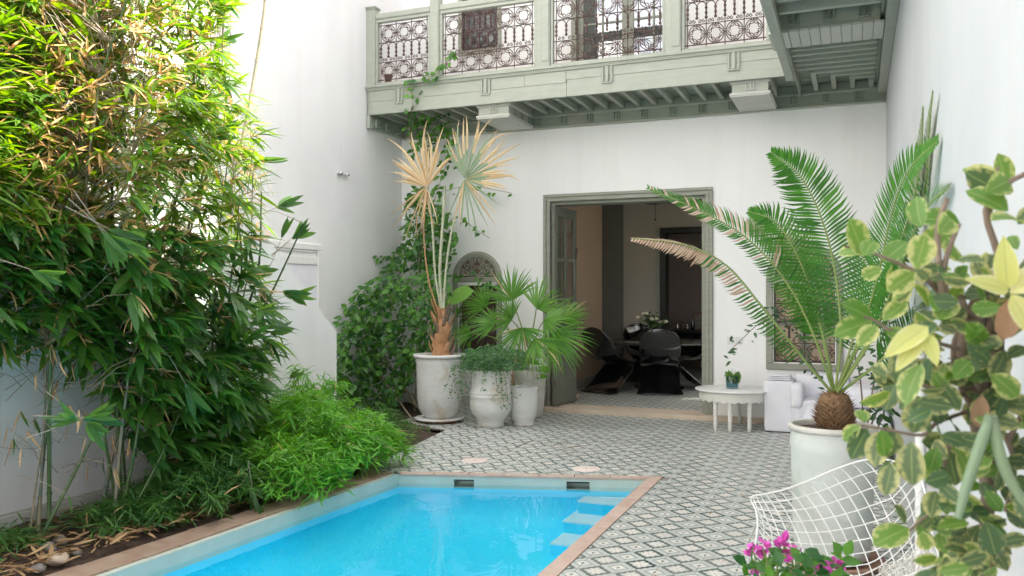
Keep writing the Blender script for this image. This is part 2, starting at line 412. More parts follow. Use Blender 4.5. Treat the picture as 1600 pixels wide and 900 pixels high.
M['varieg'] = leafmat('variegated_leaf', (.085,.20,.035), (.17,.28,.06), .3, .45, variegated=(.50,.50,.21))
M['varieg_dark'] = leafmat('dark_variegated_leaf', (.06,.125,.05), (.11,.16,.07), .25, .5, variegated=(.42,.42,.18))
M['cream_leaf'] = leafmat('cream_yellow_leaf', (.50,.52,.17), (.60,.57,.27), .3, .5, variegated=(.62,.60,.36))
M['aloe_leaf'] = leafmat('bronze_leaf', (.34,.20,.12), (.42,.29,.18), .25, .6, spots=(.22,.13,.08))
# ---------------------------------------------------------------- leaf templates and foliage placing
def blade(nseg, width_fn, curl=.12, fold=.12, uvs=True, wide=2):
    """a leaf along +Y of length 1: three columns of verts (left, mid, right), drooping and folded"""
    V = []; F = []; UV = []
    for i in range(nseg + 1):
        t = i / nseg; w = width_fn(t); z = -curl * t * t
        if i == nseg and w < 1e-3:
            V.append((0, t, z)); UV.append((0, 1)); continue
        V += [(-w, t, z + fold * w), (0, t, z), (w, t, z + fold * w)]; UV += [(-1, t), (0, t), (1, t)]
    for i in range(nseg):
        a = 3 * i
        if 3 * (i + 1) + 2 < len(V) + 0 and len(V) - 3 * (i + 1) >= 3:
            F += [(a, a+1, a+4, a+3), (a+1, a+2, a+5, a+4)]
        else:
            k = 3 * (i + 1); F += [(a, a+1, k), (a+1, a+2, k)]
    return np.array(V, float), F, np.array(UV, float)
def lance(w, p=.35): return lambda t: max(0.0, w * (max(t, .02) ** .45) * ((1 - t) ** .8) * 1.75)
def ovate(w): return lambda t: 0.0 if t >= 1 else max(.03 * w, w * math.sin(math.pi * min(1, t ** .75)) ** .8)
def obov(w): return lambda t: 0.0 if t >= 1 else max(.06 * w, w * math.sin(math.pi * min(1, (t * .97) ** 1.05)) ** .62)
T = {}
def tmpl(key, mat_, data, cup=0.0):
    V, F, UV = data
    if cup: V = V.copy(); V[:, 2] += cup * (V[:, 0] ** 2)
    me = bpy.data.meshes.new(key); me.from_pydata([tuple(p) for p in V], [], F)
    me.polygons.foreach_set('use_smooth', [True] * len(F))
    uvl = me.uv_layers.new(name='UVMap')
    li = np.zeros(len(me.loops), int); me.loops.foreach_get('vertex_index', li)
    uvl.data.foreach_set('uv', UV[li].ravel().astype(np.float32))
    me.materials.append(M[mat_]); me.update()
    T[key] = dict(me=me, v=V, f=F, uv=UV, mat=M[mat_]); return key
def lobed(n=5):
    V = [(0, 0, 0)]; UV = [(0, 0)]; F = []
    for i in range(2 * n + 1):
        a = math.pi * (-.15 + 1.3 * i / (2 * n)); r = .95 if i % 2 else .52
        if i in (0, 2*n): r = .35
        V.append((r * .6 * math.cos(a), .35 + r * .62 * math.sin(a), -.05 * r)); UV.append((0, r))
    for i in range(2 * n): F.append((0, i + 1, i + 2))
    return np.array(V, float), F, np.array(UV, float)
tmpl('bam_a', 'bamboo_leaf', blade(4, lance(.085), .18, .2)); tmpl('bam_sun_a', 'bamboo_sunlit', blade(4, lance(.085), .18, .2)); tmpl('bam_sun_b', 'bamboo_sunlit', blade(4, lance(.105), .10, .2)); tmpl('bam_sun_n', 'bamboo_sunlit', blade(4, lance(.065), .22, .2)); tmpl('bam_n', 'bamboo_leaf', blade(4, lance(.065), .22, .2)); tmpl('bam_b', 'bamboo_leaf', blade(4, lance(.11), .08, .2))
tmpl('bam_c', 'bamboo_leaf', blade(4, lance(.13), .28, .12)); tmpl('bam_dry', 'dry_leaf', blade(4, lance(.075), -.15, .9)); tmpl('bam_dry2', 'dry_leaf', blade(4, lance(.05), .35, .6))
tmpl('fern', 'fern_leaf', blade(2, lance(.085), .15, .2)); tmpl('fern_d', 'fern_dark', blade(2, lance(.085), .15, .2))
tmpl('bush_a', 'bush_leaf', blade(3, ovate(.34), .12, .25)); tmpl('bush_b', 'bush_leaf', blade(3, ovate(.28), .3, .35))
tmpl('small', 'small_leaf', blade(2, ovate(.22), .1, .2)); tmpl('dark', 'dark_leaf', blade(3, ovate(.2), .15, .25))
tmpl('var_a', 'varieg', blade(6, obov(.36), .10, .18)); tmpl('var_b', 'varieg', blade(6, obov(.31), .30, .35)); tmpl('var_c', 'varieg_dark', blade(6, obov(.33), .22, .25))
tmpl('cream', 'cream_leaf', blade(6, ovate(.21), .15, .3)); tmpl('bronze', 'aloe_leaf', blade(6, obov(.26), .2, .5))
tmpl('strap', 'cream_leaf', blade(6, lance(.06), .2, .3)); tmpl('lobe', 'fern_leaf', lobed()); tmpl('bigleaf', 'palm_green', blade(6, ovate(.33), .15, .2))
tmpl('bract', 'petal', blade(3, ovate(.36), -.25, .3)); tmpl('litter', 'litter_leaf', blade(3, lance(.10), .05, .5)); tmpl('litter2', 'litter_leaf', blade(3, lance(.14), -.25, .6))
def frame(pos, d, n, s):
    """matrix whose +Y runs along d and +Z near n"""
    y = Vector(d).normalized(); z = Vector(n); z = z - y * z.dot(y)
    if z.length < 1e-4: z = y.orthogonal()
    z.normalize(); x = y.cross(z)
    m = Matrix.Identity(4)
    for i in range(3): m[i][0] = x[i]*s; m[i][1] = y[i]*s; m[i][2] = z[i]*s; m[i][3] = pos[i]
    return m
def joined(name, parent, items, kind='stuff'):
    vs = []; fs = []; mats = []; mi = []; lv = []; off = 0; uvs = []
    for k, m in items:
        t = T[k]; A = np.array(m)[:3, :3]; b = np.array(m)[:3, 3]
        v = t['v'] @ A.T + b; vs.append(v); uvs.append(t['uv'])
        if t['mat'] not in mats: mats.append(t['mat'])
        j = mats.index(t['mat'])
        for f in t['f']: fs.append(tuple(i + off for i in f)); mi.append(j)
        lv.append(np.full(len(v), random.random())); off += len(v)
    if not fs: return None
    vs = np.concatenate(vs); me = bpy.data.meshes.new(name); me.from_pydata(vs.tolist(), [], fs)
    me.polygons.foreach_set('use_smooth', [True] * len(fs))
    at = me.attributes.new('lv', 'FLOAT', 'POINT'); at.data.foreach_set('value', np.concatenate(lv).astype(np.float32))
    uvl = me.uv_layers.new(name='UVMap'); li = np.zeros(len(me.loops), int); me.loops.foreach_get('vertex_index', li)
    uvl.data.foreach_set('uv', np.concatenate(uvs)[li].ravel().astype(np.float32))
    for m_ in mats: me.materials.append(m_)
    me.polygons.foreach_set('material_index', mi); me.update()
    o = bpy.data.objects.new(name, me); finish(o, parent)
    if kind: o['kind'] = kind
    return o
CAMP = Vector((0, 0, CAM_H))
def foliage(parent, items, nobj=300, name='leaf', rest='foliage'):
    """the leaves that show largest become objects of their own, the rest one joined part"""
    items = sorted(items, key=lambda it: (it[1].translation - CAMP).length / max(1e-4, it[1].col[1].xyz.length * it[2] if len(it) > 2 else it[1].col[1].xyz.length))
    w = wloc(parent)
    for it in items[:nobj]:
        o = bpy.data.objects.new(name, T[it[0]]['me']); col().objects.link(o); o.parent = parent
        m = it[1].copy(); m.translation = m.translation - w; o.matrix_local = m
    if len(items) > nobj: joined(rest, parent, [(it[0], it[1]) for it in items[nobj:]])
def rdir(zlo=-1, zhi=1):
    a = U(0, 2*math.pi); z = U(zlo, zhi); r = math.sqrt(max(0, 1 - z*z)); return Vector((r*math.cos(a), r*math.sin(a), z))
def inpoly(x, y, P):
    c = False; n = len(P); j = n - 1
    for i in range(n):
        xi, yi = P[i]; xj, yj = P[j]
        if (yi > y) != (yj > y) and x < (xj - xi) * (y - yi) / (yj - yi) + xi: c = not c
        j = i
    return c
def bez(pts, n):
    """smooth curve through control points (Catmull-Rom)"""
    P = [Vector(p) for p in pts]; P = [P[0] * 2 - P[1]] + P + [P[-1] * 2 - P[-2]]; out = []
    segs = len(P) - 3
    for k in range(n + 1):
        t = k / n * segs; i = min(int(t), segs - 1); u = t - i; a, b, c, d = P[i:i+4]
        out.append(.5 * ((2*b) + (c - a)*u + (2*a - 5*b + 4*c - d)*u*u + (3*b - a - 3*c + d)*u**3))
    return out
# ---------------------------------------------------------------- setting: ground, walls, pool
YB, XR, XL, XN = 10.1, 0.303, -5.79, -4.90      # back wall, right wall, far left wall, stair flank
TOP = 8.3
def st(name, mb, m, parent=None):
    o = mb.build(name, m, parent)
    if parent is None: o['kind'] = 'structure'
    return o
PL = [(-3.80, .6), (-3.49, 6.04), (-1.56, 6.64), (-1.545, .6)]      # pool inner edge
WZ = -.078
def far_y(x): return 6.04 + (x + 3.49) * .6 / 1.93
def left_x(y): return -3.80 + (y - .6) * .31 / 5.44
g = MB()
inner_floor = [(-3.82, .58), (-3.51, 6.06), (-1.54, 6.66), (-1.525, .58)]
OUT = [(-40, -40), (-40, YB + .02), (40, YB + .02), (40, -40)]
g.add([(*p, -.05) for p in OUT] + [(*p, -.05) for p in inner_floor], [(i, 4+i, 4+(i+1)%4, (i+1)%4) for i in range(4)])
ground = st('ground', g, M['grout'])
# --- patio floor: bed of mortar with separate cement tiles
FP = [(-1.455, -8), (XR + .02, -8), (XR + .02, YB), (-4.95, YB), (-4.95, 8.55), (-4.15, 8.15), (-3.86, 6.05), (-3.50, 6.125), (-1.455, 6.745)]
g = MB(); g.add([(*p, -.006) for p in FP], [tuple(range(len(FP)))])
floor = st('patio_floor', g, M['grout'])
def clip(poly, f):
    out = []; n = len(poly)
    for i in range(n):
        a, b = poly[i], poly[(i+1) % n]; fa, fb = f(a), f(b)
        if fa >= 0: out.append(a)
        if (fa >= 0) != (fb >= 0):
            t = fa / (fa - fb); out.append((a[0] + (b[0]-a[0])*t, a[1] + (b[1]-a[1])*t))
    return out
def line(a, b): return lambda p: (b[0]-a[0])*(p[1]-a[1]) - (b[1]-a[1])*(p[0]-a[0])
tiles = []
full = MB(); h_ = TS/2 - .0012
full.box(-h_, -h_, -.012, h_, h_, 0); full_me = full.mesh('tile', M['tile'])
for i in range(-20, 10):
    for j in range(-68, 26):
        cx, cy = TX + (i+.5)*TS, TY + (j+.5)*TS
        P = [(cx-h_, cy-h_), (cx+h_, cy-h_), (cx+h_, cy+h_), (cx-h_, cy+h_)]
        P = clip(P, lambda p: XR - p[0]); P = clip(P, lambda p: YB - p[1]) if P else P
        if P:
            if cx > -1.56 and cy < 6.66: P = clip(P, lambda p: p[0] + 1.450)
            elif cx < -1.36: P = clip(P, lambda p: p[1] - (far_y(p[0]) + .085))
            if cx < -3.4 and P and cy < 8.3: P = clip(P, lambda p: p[0] - (-3.86 - .135*(p[1]-6.05)))
            elif cx < -3.9 and P: P = clip(P, lambda p: (p[1] - 8.15) * .9 + (p[0] + 4.15) * .45)
            if cx < -4.6 and P: P = clip(P, lambda p: p[0] + 4.95)
        if P and len(P) >= 3: tiles.append((math.hypot(cx, cy), cx, cy, P, len(P) == 4 and abs((P[2][0]-P[0][0]) - 2*h_) < 1e-6 and abs((P[2][1]-P[0][1]) - 2*h_) < 1e-6))
# the ones that show: nearest in front of the camera first
tiles.sort(key=lambda t: t[0] if t[2] > 3.6 else 100 + t[0])
rest = MB()
for k, (d, cx, cy, P, whole) in enumerate(tiles):
    if k < 300:
        dz = U(-.0006, .0008)
        if whole: o = inst('tile', full_me, floor, (cx, cy, dz), (U(-.0015, .0015), U(-.0015, .0015), 0))
        else: MB().prism([(p[0]-cx, p[1]-cy) for p in P], 'z', -.012, 0).build('tile', M['tile'], floor, loc=(cx, cy, dz))
    else: rest.prism(P, 'z', -.012, U(-.0006, .0006))
tag(rest.build('far_tiles', M['tile'], floor), kind='stuff')
# --- pool shell
PD = -.43
_pb = MB(); _n = 10; _lv = [(0, WZ-.03), (.012, -.17), (.035, -.225), (.08, -.285), (.15, -.335), (.25, -.375), (.38, -.405), (.52, PD)]
def inset(k): c, d = PL, k; return [(c[0][0]+d, c[0][1]+d), (c[1][0]+d, c[1][1]-d), (c[2][0]-d, c[2][1]-d), (c[3][0]-d, c[3][1]+d)]
def ringpts(k, z):
    P = inset(k); out = []
    for i in range(4):
        a, b = P[i], P[(i+1) % 4]
        for j in range(_n): out.append((a[0]+(b[0]-a[0])*j/_n, a[1]+(b[1]-a[1])*j/_n, z))
    return out
_vs = []
for k, z in _lv: _vs += ringpts(k, z)
_m = 4*_n; _fs = [(i*_m+j, (i+1)*_m+j, (i+1)*_m+(j+1) % _m, i*_m+(j+1) % _m) for i in range(len(_lv)-1) for j in range(_m)]
_fs.append(tuple(range((len(_lv)-1)*_m, len(_lv)*_m))[::-1])
_pb.add(_vs, _fs, True); pool = st('pool_basin', _pb, M['pool'])
def wallstrip(P, z0, z1, d=0.0, close=True):
    m = MB(); n = len(P)
    for i in range(n):
        a, b = P[i], P[(i+1) % n]; m.add([(*a, z0), (*b, z0), (*b, z1), (*a, z1)], [(0, 1, 2, 3)])
    return m
PLb = [(-3.812, .588), (-3.502, 6.049), (-1.548, 6.652), (-1.533, .588)]
# waterline band with the two skimmer mouths cut into the far side
band = MB()
for i in (0, 2, 3):
    a, b = PL[i], PL[(i+1) % 4]; band.add([(*a, WZ-.035), (*b, WZ-.035), (*b, -.0), (*a, -.0)], [(0, 1, 2, 3)])
def farpt(t, back=0.0): a, b = Vector(PL[1]), Vector(PL[2]); p = a + (b-a)*t; nrm = Vector((-(b-a).y, (b-a).x)).normalized(); p = p + nrm*back; return (p.x, p.y)
def t_of(px, py):      # where along the far edge a photo column falls
    best = min(range(0, 1001), key=lambda k: abs((lambda q: 800 + CAM_F * (_c*q[0]+_s*q[1]) / (-_s*q[0]+_c*q[1]))(farpt(k/1000)) - px)); return best/1000
sk = [(t_of(709, 0), t_of(741, 0)), (t_of(885, 0), t_of(921, 0))]
cuts = [0, sk[0][0], sk[0][1], sk[1][0], sk[1][1], 1]
SZ0, SZ1 = WZ-.02, -.035
for k in range(5):
    a, b = farpt(cuts[k]), farpt(cuts[k+1])
    if k in (1, 3): spans = [(WZ-.035, SZ0), (SZ1, 0)]
    else: spans = [(WZ-.035, 0)]
    for z0, z1 in spans: band.add([(*a, z0), (*b, z0), (*b, z1), (*a, z1)], [(0, 1, 2, 3)])
band.build('waterline_band', M['pool_band'], pool)
for (t0, t1) in sk:
    m = MB(); a, b = farpt(t0), farpt(t1); a2, b2 = farpt(t0, .12), farpt(t1, .12)
    m.add([(*a, SZ0), (*b, SZ0), (*b2, SZ0), (*a2, SZ0), (*a, SZ1), (*b, SZ1), (*b2, SZ1), (*a2, SZ1)], [(0,1,2,3),(4,7,6,5),(2,3,7,6),(0,3,7,4),(1,5,6,2)])
    o = m.build('skimmer_opening', M['pool_band'], pool)
    m = MB(); e = .012
    for (u0, u1, z0, z1) in ((t0-.007, t0, SZ0, SZ1+e), (t1, t1+.007, SZ0, SZ1+e), (t0, t1, SZ1, SZ1+e)):
        p, q = farpt(u0, 0), farpt(u1, 0); p2, q2 = farpt(u0, -.006), farpt(u1, -.006)
        m.add([(*p, z0), (*q, z0), (*q2, z0), (*p2, z0), (*p, z1), (*q, z1), (*q2, z1), (*p2, z1)], [(0,1,2,3),(4,7,6,5),(0,4,5,1),(1,5,6,2),(2,6,7,3),(3,7,4,0)])
    m.build('skimmer_frame', M['pool_band'], o)
# return inlet and main drain
# steps along the right side, descending towards the camera
treads = [((906,783),(922,766.6),-.150), ((883,814),(900,796),-.245), ((864,849),(878,831),-.335)]
for (f_, b_, z) in treads:
    pf, pb = at_floor(*f_, z), at_floor(*b_, z)
    x0 = (pf.x + pb.x)/2
    y1 = far_y(x0)-.004 if z > -.2 else pb.y + .012
    P = [(x0, pf.y), (PL[3][0]-.004, pf.y), (PL[3][0]-.004, y1 + (.13 if z > -.2 else 0) - (.0)), (x0, y1)]
    m = MB(); m.prism(P, 'z', PD + .01, z - .012); o = m.build('pool_step', M['pool'], pool)
    MB().prism([(P[0][0]-.004, P[0][1]-.004), (P[1][0]-.001, P[1][1]-.004), P[2], P[3]], 'z', z-.0118, z).build('tread', M['pool_step'], o)
w = MB(); P = [(PL[0][0]+.001, PL[0][1]+.001), (PL[1][0]+.001, PL[1][1]-.001), (PL[2][0]-.001, PL[2][1]-.001), (PL[3][0]-.001, PL[3][1]+.001)]
w.add([(*p, WZ) for p in P], [(3, 2, 1, 0)]); st('pool_water', w, M['water'])
# a few leaves floating or lying under water
# coping slabs
def slab(P, z0, z1, m, bev=.004):
    b = MB(); c = (sum(p[0] for p in P)/4, sum(p[1] for p in P)/4)
    Q = [(c[0] + (p[0]-c[0])*.985, c[1] + (p[1]-c[1])*.97) for p in P]
    vs = [(*p, z0) for p in P] + [(*p, z1-bev) for p in P] + [(*p, z1) for p in Q]
    b.add(vs, [(3,2,1,0)] + [(i,(i+1)%4,4+(i+1)%4,4+i) for i in range(4)] + [(4+i,4+(i+1)%4,8+(i+1)%4,8+i) for i in range(4)] + [(8,9,10,11)])
    return b.build('coping_slab', m, pool)
n = 16
for k in range(n):
    y0 = lerp(.6, 6.66, k/n) + .002; y1 = lerp(.6, 6.66, (k+1)/n) - .002
    xi = -1.552; slab([(xi, y0), (-1.452, y0), (-1.452, y1), (xi + .001, y1)], -.05, .006 + U(-.001, .001), M['coping'])
n = 7
for k in range(n):
    a, b = farpt(k/n + .0015, -.006), farpt((k+1)/n - .0015, -.006); c, d = farpt((k+1)/n - .0015, .078), farpt(k/n+.0015, .078)
    if k == n-1: b = (-1.554, far_y(-1.554)-.004); c = (-1.554, far_y(-1.554)+.082)
    slab([a, b, c, d], -.016, .005 + U(-.001, .001), M['coping'])
slab([(-1.552, 6.662), (-1.452, 6.662), (-1.452, 6.75), (-1.552, 6.73)], -.05, .0065, M['coping'])
n = 22
for k in range(n):
    y0 = lerp(.6, 6.03, k/n) + .003; y1 = lerp(.6, 6.03, (k+1)/n) - .003
    slab([(left_x(y0)-.05, y0), (left_x(y0)-.004+.0, y0), (left_x(y1)-.004, y1), (left_x(y1)-.05, y1)], -.05, .002 + U(-.001, .001), M['pool_band'])
    slab([(left_x(y0)-.255, y0), (left_x(y0)-.054, y0), (left_x(y1)-.054, y1), (left_x(y1)-.255, y1)], -.05, .012 + U(-.003, .003), M['coping_brown'])
# skimmer lids
for (px, py, lb) in ((742, 720, 'pale pink round skimmer lid by the left end of the far pool edge'), (916, 733, 'pale pink round skimmer lid near the right corner of the pool')):
    p = at_floor(px, py); o = thing('skimmer_lid', lb, 'lid', (p.x, p.y, 0), 'round skimmer lids behind the pool')
    MB().lathe([(.118, 0), (.118, .004), (.112, .007), (.0001, .008)], p, 36).build('lid', M['disk'], o)
    m = MB(); m.lathe([(.012, .0075), (.012, .0095), (.0001, .0098)], p, 8); m.build('lid_plug', M['coping'], o)
# planting bed of soil along the left
def soil(nx, ny, x0, x1, y0, y1):
    vs = []; fs = []
    for j in range(ny+1):
        for i in range(nx+1):
            y = lerp(y0, y1, j/ny); xe = left_x(y)-.25 if y < 6.05 else (-3.86 - .135*(y-6.05) if y < 8.15 else -4.95)
            x = lerp(x0, xe, i/nx); e = min(1, (nx-i)/5)
            z = -.02 + e*(.03 + .035*math.sin(x*7+y*3)*math.sin(y*5.3) + U(-.008, .012))
            vs.append((x, y, z))
    for j in range(ny):
        for i in range(nx): a = j*(nx+1)+i; fs.append((a, a+1, a+nx+2, a+nx+1))
    m = MB(); m.add(vs, fs, True); return m
st('planting_bed', soil(26, 120, -5.78, -3.7, .6, 8.15), M['soil'])
m = MB(); m.add([(-5.78, 8.14, .0), (-4.1, 8.14, .0), (-4.95, 8.60, .0), (-4.95, YB-.01, .0), (-5.78, YB-.01, .0)], [(0,1,2,3,4)]); st('corner_bed', m, M['soil'])

# --- back wall with door, windows below and openings above
def wall_grid(xs, zs, solid, y0, y1):
    """solid cells of a grid as one welded slab with reveals"""
    m = MB(); nx, nz = len(xs)-1, len(zs)-1
    S = lambda i, k: 0 <= i < nx and 0 <= k < nz and solid(i, k)
    for i in range(nx):
        for k in range(nz):
            if not S(i, k): continue
            x0, x1, z0, z1 = xs[i], xs[i+1], zs[k], zs[k+1]
            m.add([(x0,y0,z0),(x1,y0,z0),(x1,y0,z1),(x0,y0,z1)], [(0,1,2,3)])
            m.add([(x0,y1,z0),(x1,y1,z0),(x1,y1,z1),(x0,y1,z1)], [(3,2,1,0)])
            if not S(i-1, k): m.add([(x0,y0,z0),(x0,y1,z0),(x0,y1,z1),(x0,y0,z1)], [(0,3,2,1)])
            if not S(i+1, k): m.add([(x1,y0,z0),(x1,y1,z0),(x1,y1,z1),(x1,y0,z1)], [(0,1,2,3)])
            if not S(i, k-1): m.add([(x0,y0,z0),(x1,y0,z0),(x1,y1,z0),(x0,y1,z0)], [(0,3,2,1)])
            if not S(i, k+1): m.add([(x0,y0,z1),(x1,y0,z1),(x1,y1,z1),(x0,y1,z1)], [(0,1,2,3)])
    return m
DX0, DX1, DZ = -3.625, -1.665, 2.665
W1a, W1b, W2a, W2b = -4.92, -4.37, -.885, -.225
UW0, UW1, UD0, UD1 = -4.86, -4.36, -3.28, -1.95
holes = [(DX0, DX1, -.02, DZ), (W1a, W1b, .70, 1.60), (W2a, W2b, .70, 1.60), (UW0, UW1, 4.72, 6.1), (UD0, UD1, 4.02, 6.4)]
xs = sorted({-5.8, XR + .3, *[h[0] for h in holes], *[h[1] for h in holes]}); zs = sorted({-.05, TOP, *[h[2] for h in holes], *[h[3] for h in holes]})
def solid(i, k):
    x, z = (xs[i]+xs[i+1])/2, (zs[k]+zs[k+1])/2
    return not any(h[0] < x < h[1] and h[2] < z < h[3] for h in holes)
TOPB = 10.0
zs = sorted(set(zs) - {TOP} | {TOPB})
st('back_wall', wall_grid(xs, zs, solid, YB, YB+.30), M['wall'])
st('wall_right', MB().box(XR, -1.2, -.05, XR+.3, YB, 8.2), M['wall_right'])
st('wall_left', MB().box(XL-.3, -7.5, -.05, XL, YB+.3, TOP), M['wall_left'])
# stepped base of the back wall (sandstone doorstep and plinth)
m = MB(); m.bbox(-3.70, 9.94, -.01, .30, YB, .052, .006); o = m.build('doorstep', M['threshold']); o['kind'] = 'structure'
m = MB(); m.box(DX0, YB, -.01, DX1, YB+.31, .05); o = m.build('door_sill', M['threshold']); o['kind'] = 'structure'
# --- staircase along the left wall behind the bamboo
stair = thing('staircase', 'white plastered staircase with a sloping solid parapet along the left wall', 'staircase', (XN, 7.2, 0))
A = [(7.22, -.05), (7.22, 1.10), (6.27, 1.88), (5.30, 2.66), (3.6, 4.05), (3.6, -.05)]
MB().prism(A, 'x', XN-.13, XN).build('parapet', M['wall_left'], stair)
for k in range(14):
    y1 = 7.15 - k*.255; z = .17*(k+1)*1.02
    MB().box(XL, y1-.255, -.05, XN-.131, y1, z).build('step', M['wall_left'], stair)
m = MB(); m.bbox(XN-.0, 1.0, -.03, XN+.022, 7.215, .105, .006); m.bbox(XN, 1.0, .105, XN+.012, 7.21, .118, .004); m.build('skirting', M['skirt'], stair)
st('wall_left_near', MB().box(XL, -3, -.05, XN, 3.6-.002, TOP-1.0), M['wall_left'])
# white framed recessed window in the left wall above the stairs
wn = thing('stair_window', 'white framed window in the left wall above the stair parapet', 'window', (XL, 7.8, 1.3))
m = MB(); y0, y1, z0, z1 = 7.25, 8.20, 1.05, 2.06; e = .075
for (a, b, c, d) in ((y0, y1, z1-e, z1), (y0, y0+e, z0, z1-e), (y1-e, y1, z0, z1-e)): m.bbox(XL-.001, a, c, XL+.028, b, d, .008)
m.build('frame', M['white_paint'], wn)
m = MB(); m.bbox(XL-.001, y0+e, z1-.24, XL+.02, y1-e, z1-.155, .006); m.bbox(XL-.001, y0+e, z1-.10, XL+.016, y1-e, z1-e-.002, .004); m.build('transom', M['white_paint'], wn)
MB().box(XL-.002, y0+e, z0, XL+.006, y1-e, z1-.24).build('panel', M['fabric'], wn)
# left skirting in the corner
m = MB(); m.bbox(XL, 7.3, -.02, XL+.02, YB-.02, .13, .005); o = m.build('skirting_board', M['skirt']); o['kind'] = 'structure'
m = MB(); m.bbox(XL, YB-.018, -.02, -3.72, YB, .13, .005); o = m.build('skirting_board', M['skirt']); o['kind'] = 'structure'
# --- room behind the door
RX0, RX1, RY1, RZ = -3.955, -.4, 13.65, 3.45
m = MB(); m.box(-4.4, YB+.3, -.02, 1.0, 17.6, .046); st('room_floor', m, M['tile'])
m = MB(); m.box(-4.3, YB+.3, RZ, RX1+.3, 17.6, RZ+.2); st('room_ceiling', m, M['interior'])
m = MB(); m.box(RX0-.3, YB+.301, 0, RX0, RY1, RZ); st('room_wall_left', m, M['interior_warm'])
m = MB(); m.box(RX1, YB+.301, 0, RX1+.3, 11.0, RZ); m.box(RX1, 13.3, 0, RX1+.3, 17.5, RZ); m.box(RX1, 11.0, 0, RX1+.3, 13.3, .8); m.box(RX1, 11.0, 2.9, RX1+.3, 13.3, RZ); st('room_wall_right', m, M['interior'])  # opening added in this unseen wall so sky light brightens the room
m = MB(); m.box(2.0, YB+.3, -.05, 2.25, 15, 6.5); st('added_sun_screen', m, M['wall'])  # unseen block added to keep direct sun out of the side opening
OX, OZ = -2.93, 2.48
xs2 = [-4.4, OX, -1.0, -.1]; zs2 = [0, OZ, RZ]
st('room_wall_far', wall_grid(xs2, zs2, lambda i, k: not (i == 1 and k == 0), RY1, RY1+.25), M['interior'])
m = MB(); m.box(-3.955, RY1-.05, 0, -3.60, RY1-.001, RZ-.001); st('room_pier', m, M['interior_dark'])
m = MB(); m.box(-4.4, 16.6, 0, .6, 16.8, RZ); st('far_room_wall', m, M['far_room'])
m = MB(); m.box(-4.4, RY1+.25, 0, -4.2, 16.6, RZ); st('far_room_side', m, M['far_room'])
fr = thing('inner_doorway', 'dark framed tall doorway at the back of the dining room', 'doorway', (OX, RY1, .05))
m = MB()
m.box(OX-.05, RY1-.03, .046, OX+.04, RY1+.27, OZ+.0); m.build('jamb', M['black_matt'], fr)
m = MB(); m.box(OX-.05, RY1-.03, OZ, -.95, RY1+.27, OZ+.09); m.build('lintel', M['black_matt'], fr)
m = MB(); m.box(OX-.12, RY1-.02, .046, OX-.055, RY1, OZ+.1); m.build('architrave', M['doorwood'], fr)
# baseboards in room
m = MB(); m.box(RX0, YB+.31, .046, RX0+.02, RY1-.051, .17); m.box(-3.599, RY1-.02, .046, OX-.13, RY1-.001, .17); o = m.build('room_skirting', M['interior']); o['kind'] = 'structure'
# roof over the rooms (keeps the sun out)
m = MB(); m.box(-6.2, YB+.30, 9.6, RX1+.3, 18, TOPB); st('roof', m, M['wall'])
m = MB(); m.box(-6.2, 17.7, -.05, 1.2, 18, 9.6); st('rear_outer_wall', m, M['wall'])
m = MB(); m.box(-6.3, YB+.31, -.05, -6.1, 17.7, 9.6); m.box(RX1, YB+.31, 3.9, RX1+.3, 17.7, 9.6); st('side_outer_walls', m, M['wall'])
m = MB(); m.box(-6.0, YB+.35, 3.66, RX1-.01, 17.6, 3.8); m.box(-6.0, 13.0, 3.8, RX1-.01, 13.2, 9.5); st('upper_room', m, M['interior'])
# ---------------------------------------------------------------- wrought iron pattern
def spiral_pts(cx, cz, r, a0, turns, sgn, n=9):
    out = []
    for i in range(n+1):
        t = i/n; rr = r*(1 - .78*t); a = a0 + sgn*turns*2*math.pi*t
        out.append((cx + rr*math.cos(a), 0, cz + rr*math.sin(a)))
    return out
def rosette_mesh(name, w, h, r, m):
    mb = MB(); sx, sz = w/2, h/2; k = min(sx, sz)
    for q in range(4):          # big arcs closing a ring
        a0 = q*math.pi/2 + math.radians(12)
        mb.tube([(sx*.9*math.cos(a0 + t*math.radians(66)/8), 0, sz*.95*math.sin(a0 + t*math.radians(66)/8)) for t in range(9)], r, 4, False, True)
    for q in range(8):          # scrolls inside the ring forming an eight pointed star
        a = math.radians(22.5 + 45*q); s = 1 if q % 2 else -1
        cx, cz = sx*.66*math.cos(a), sz*.66*math.sin(a)
        mb.tube(spiral_pts(cx, cz, k*.27, a, 1.25, s), r*.9, 4, False, True)
    for q in range(4):
        a = q*math.pi/2; mb.box(sx*.9*math.cos(a)-r*1.8, -r*1.6, sz*.9*math.sin(a)-r*1.8, sx*.9*math.cos(a)+r*1.8, r*1.6, sz*.9*math.sin(a)+r*1.8)
        a += math.pi/4; mb.box(sx*.62*math.cos(a)-r*1.4, -r*1.4, sz*.62*math.sin(a)-r*1.4, sx*.62*math.cos(a)+r*1.4, r*1.4, sz*.62*math.sin(a)+r*1.4)
    return mb.mesh(name, m)
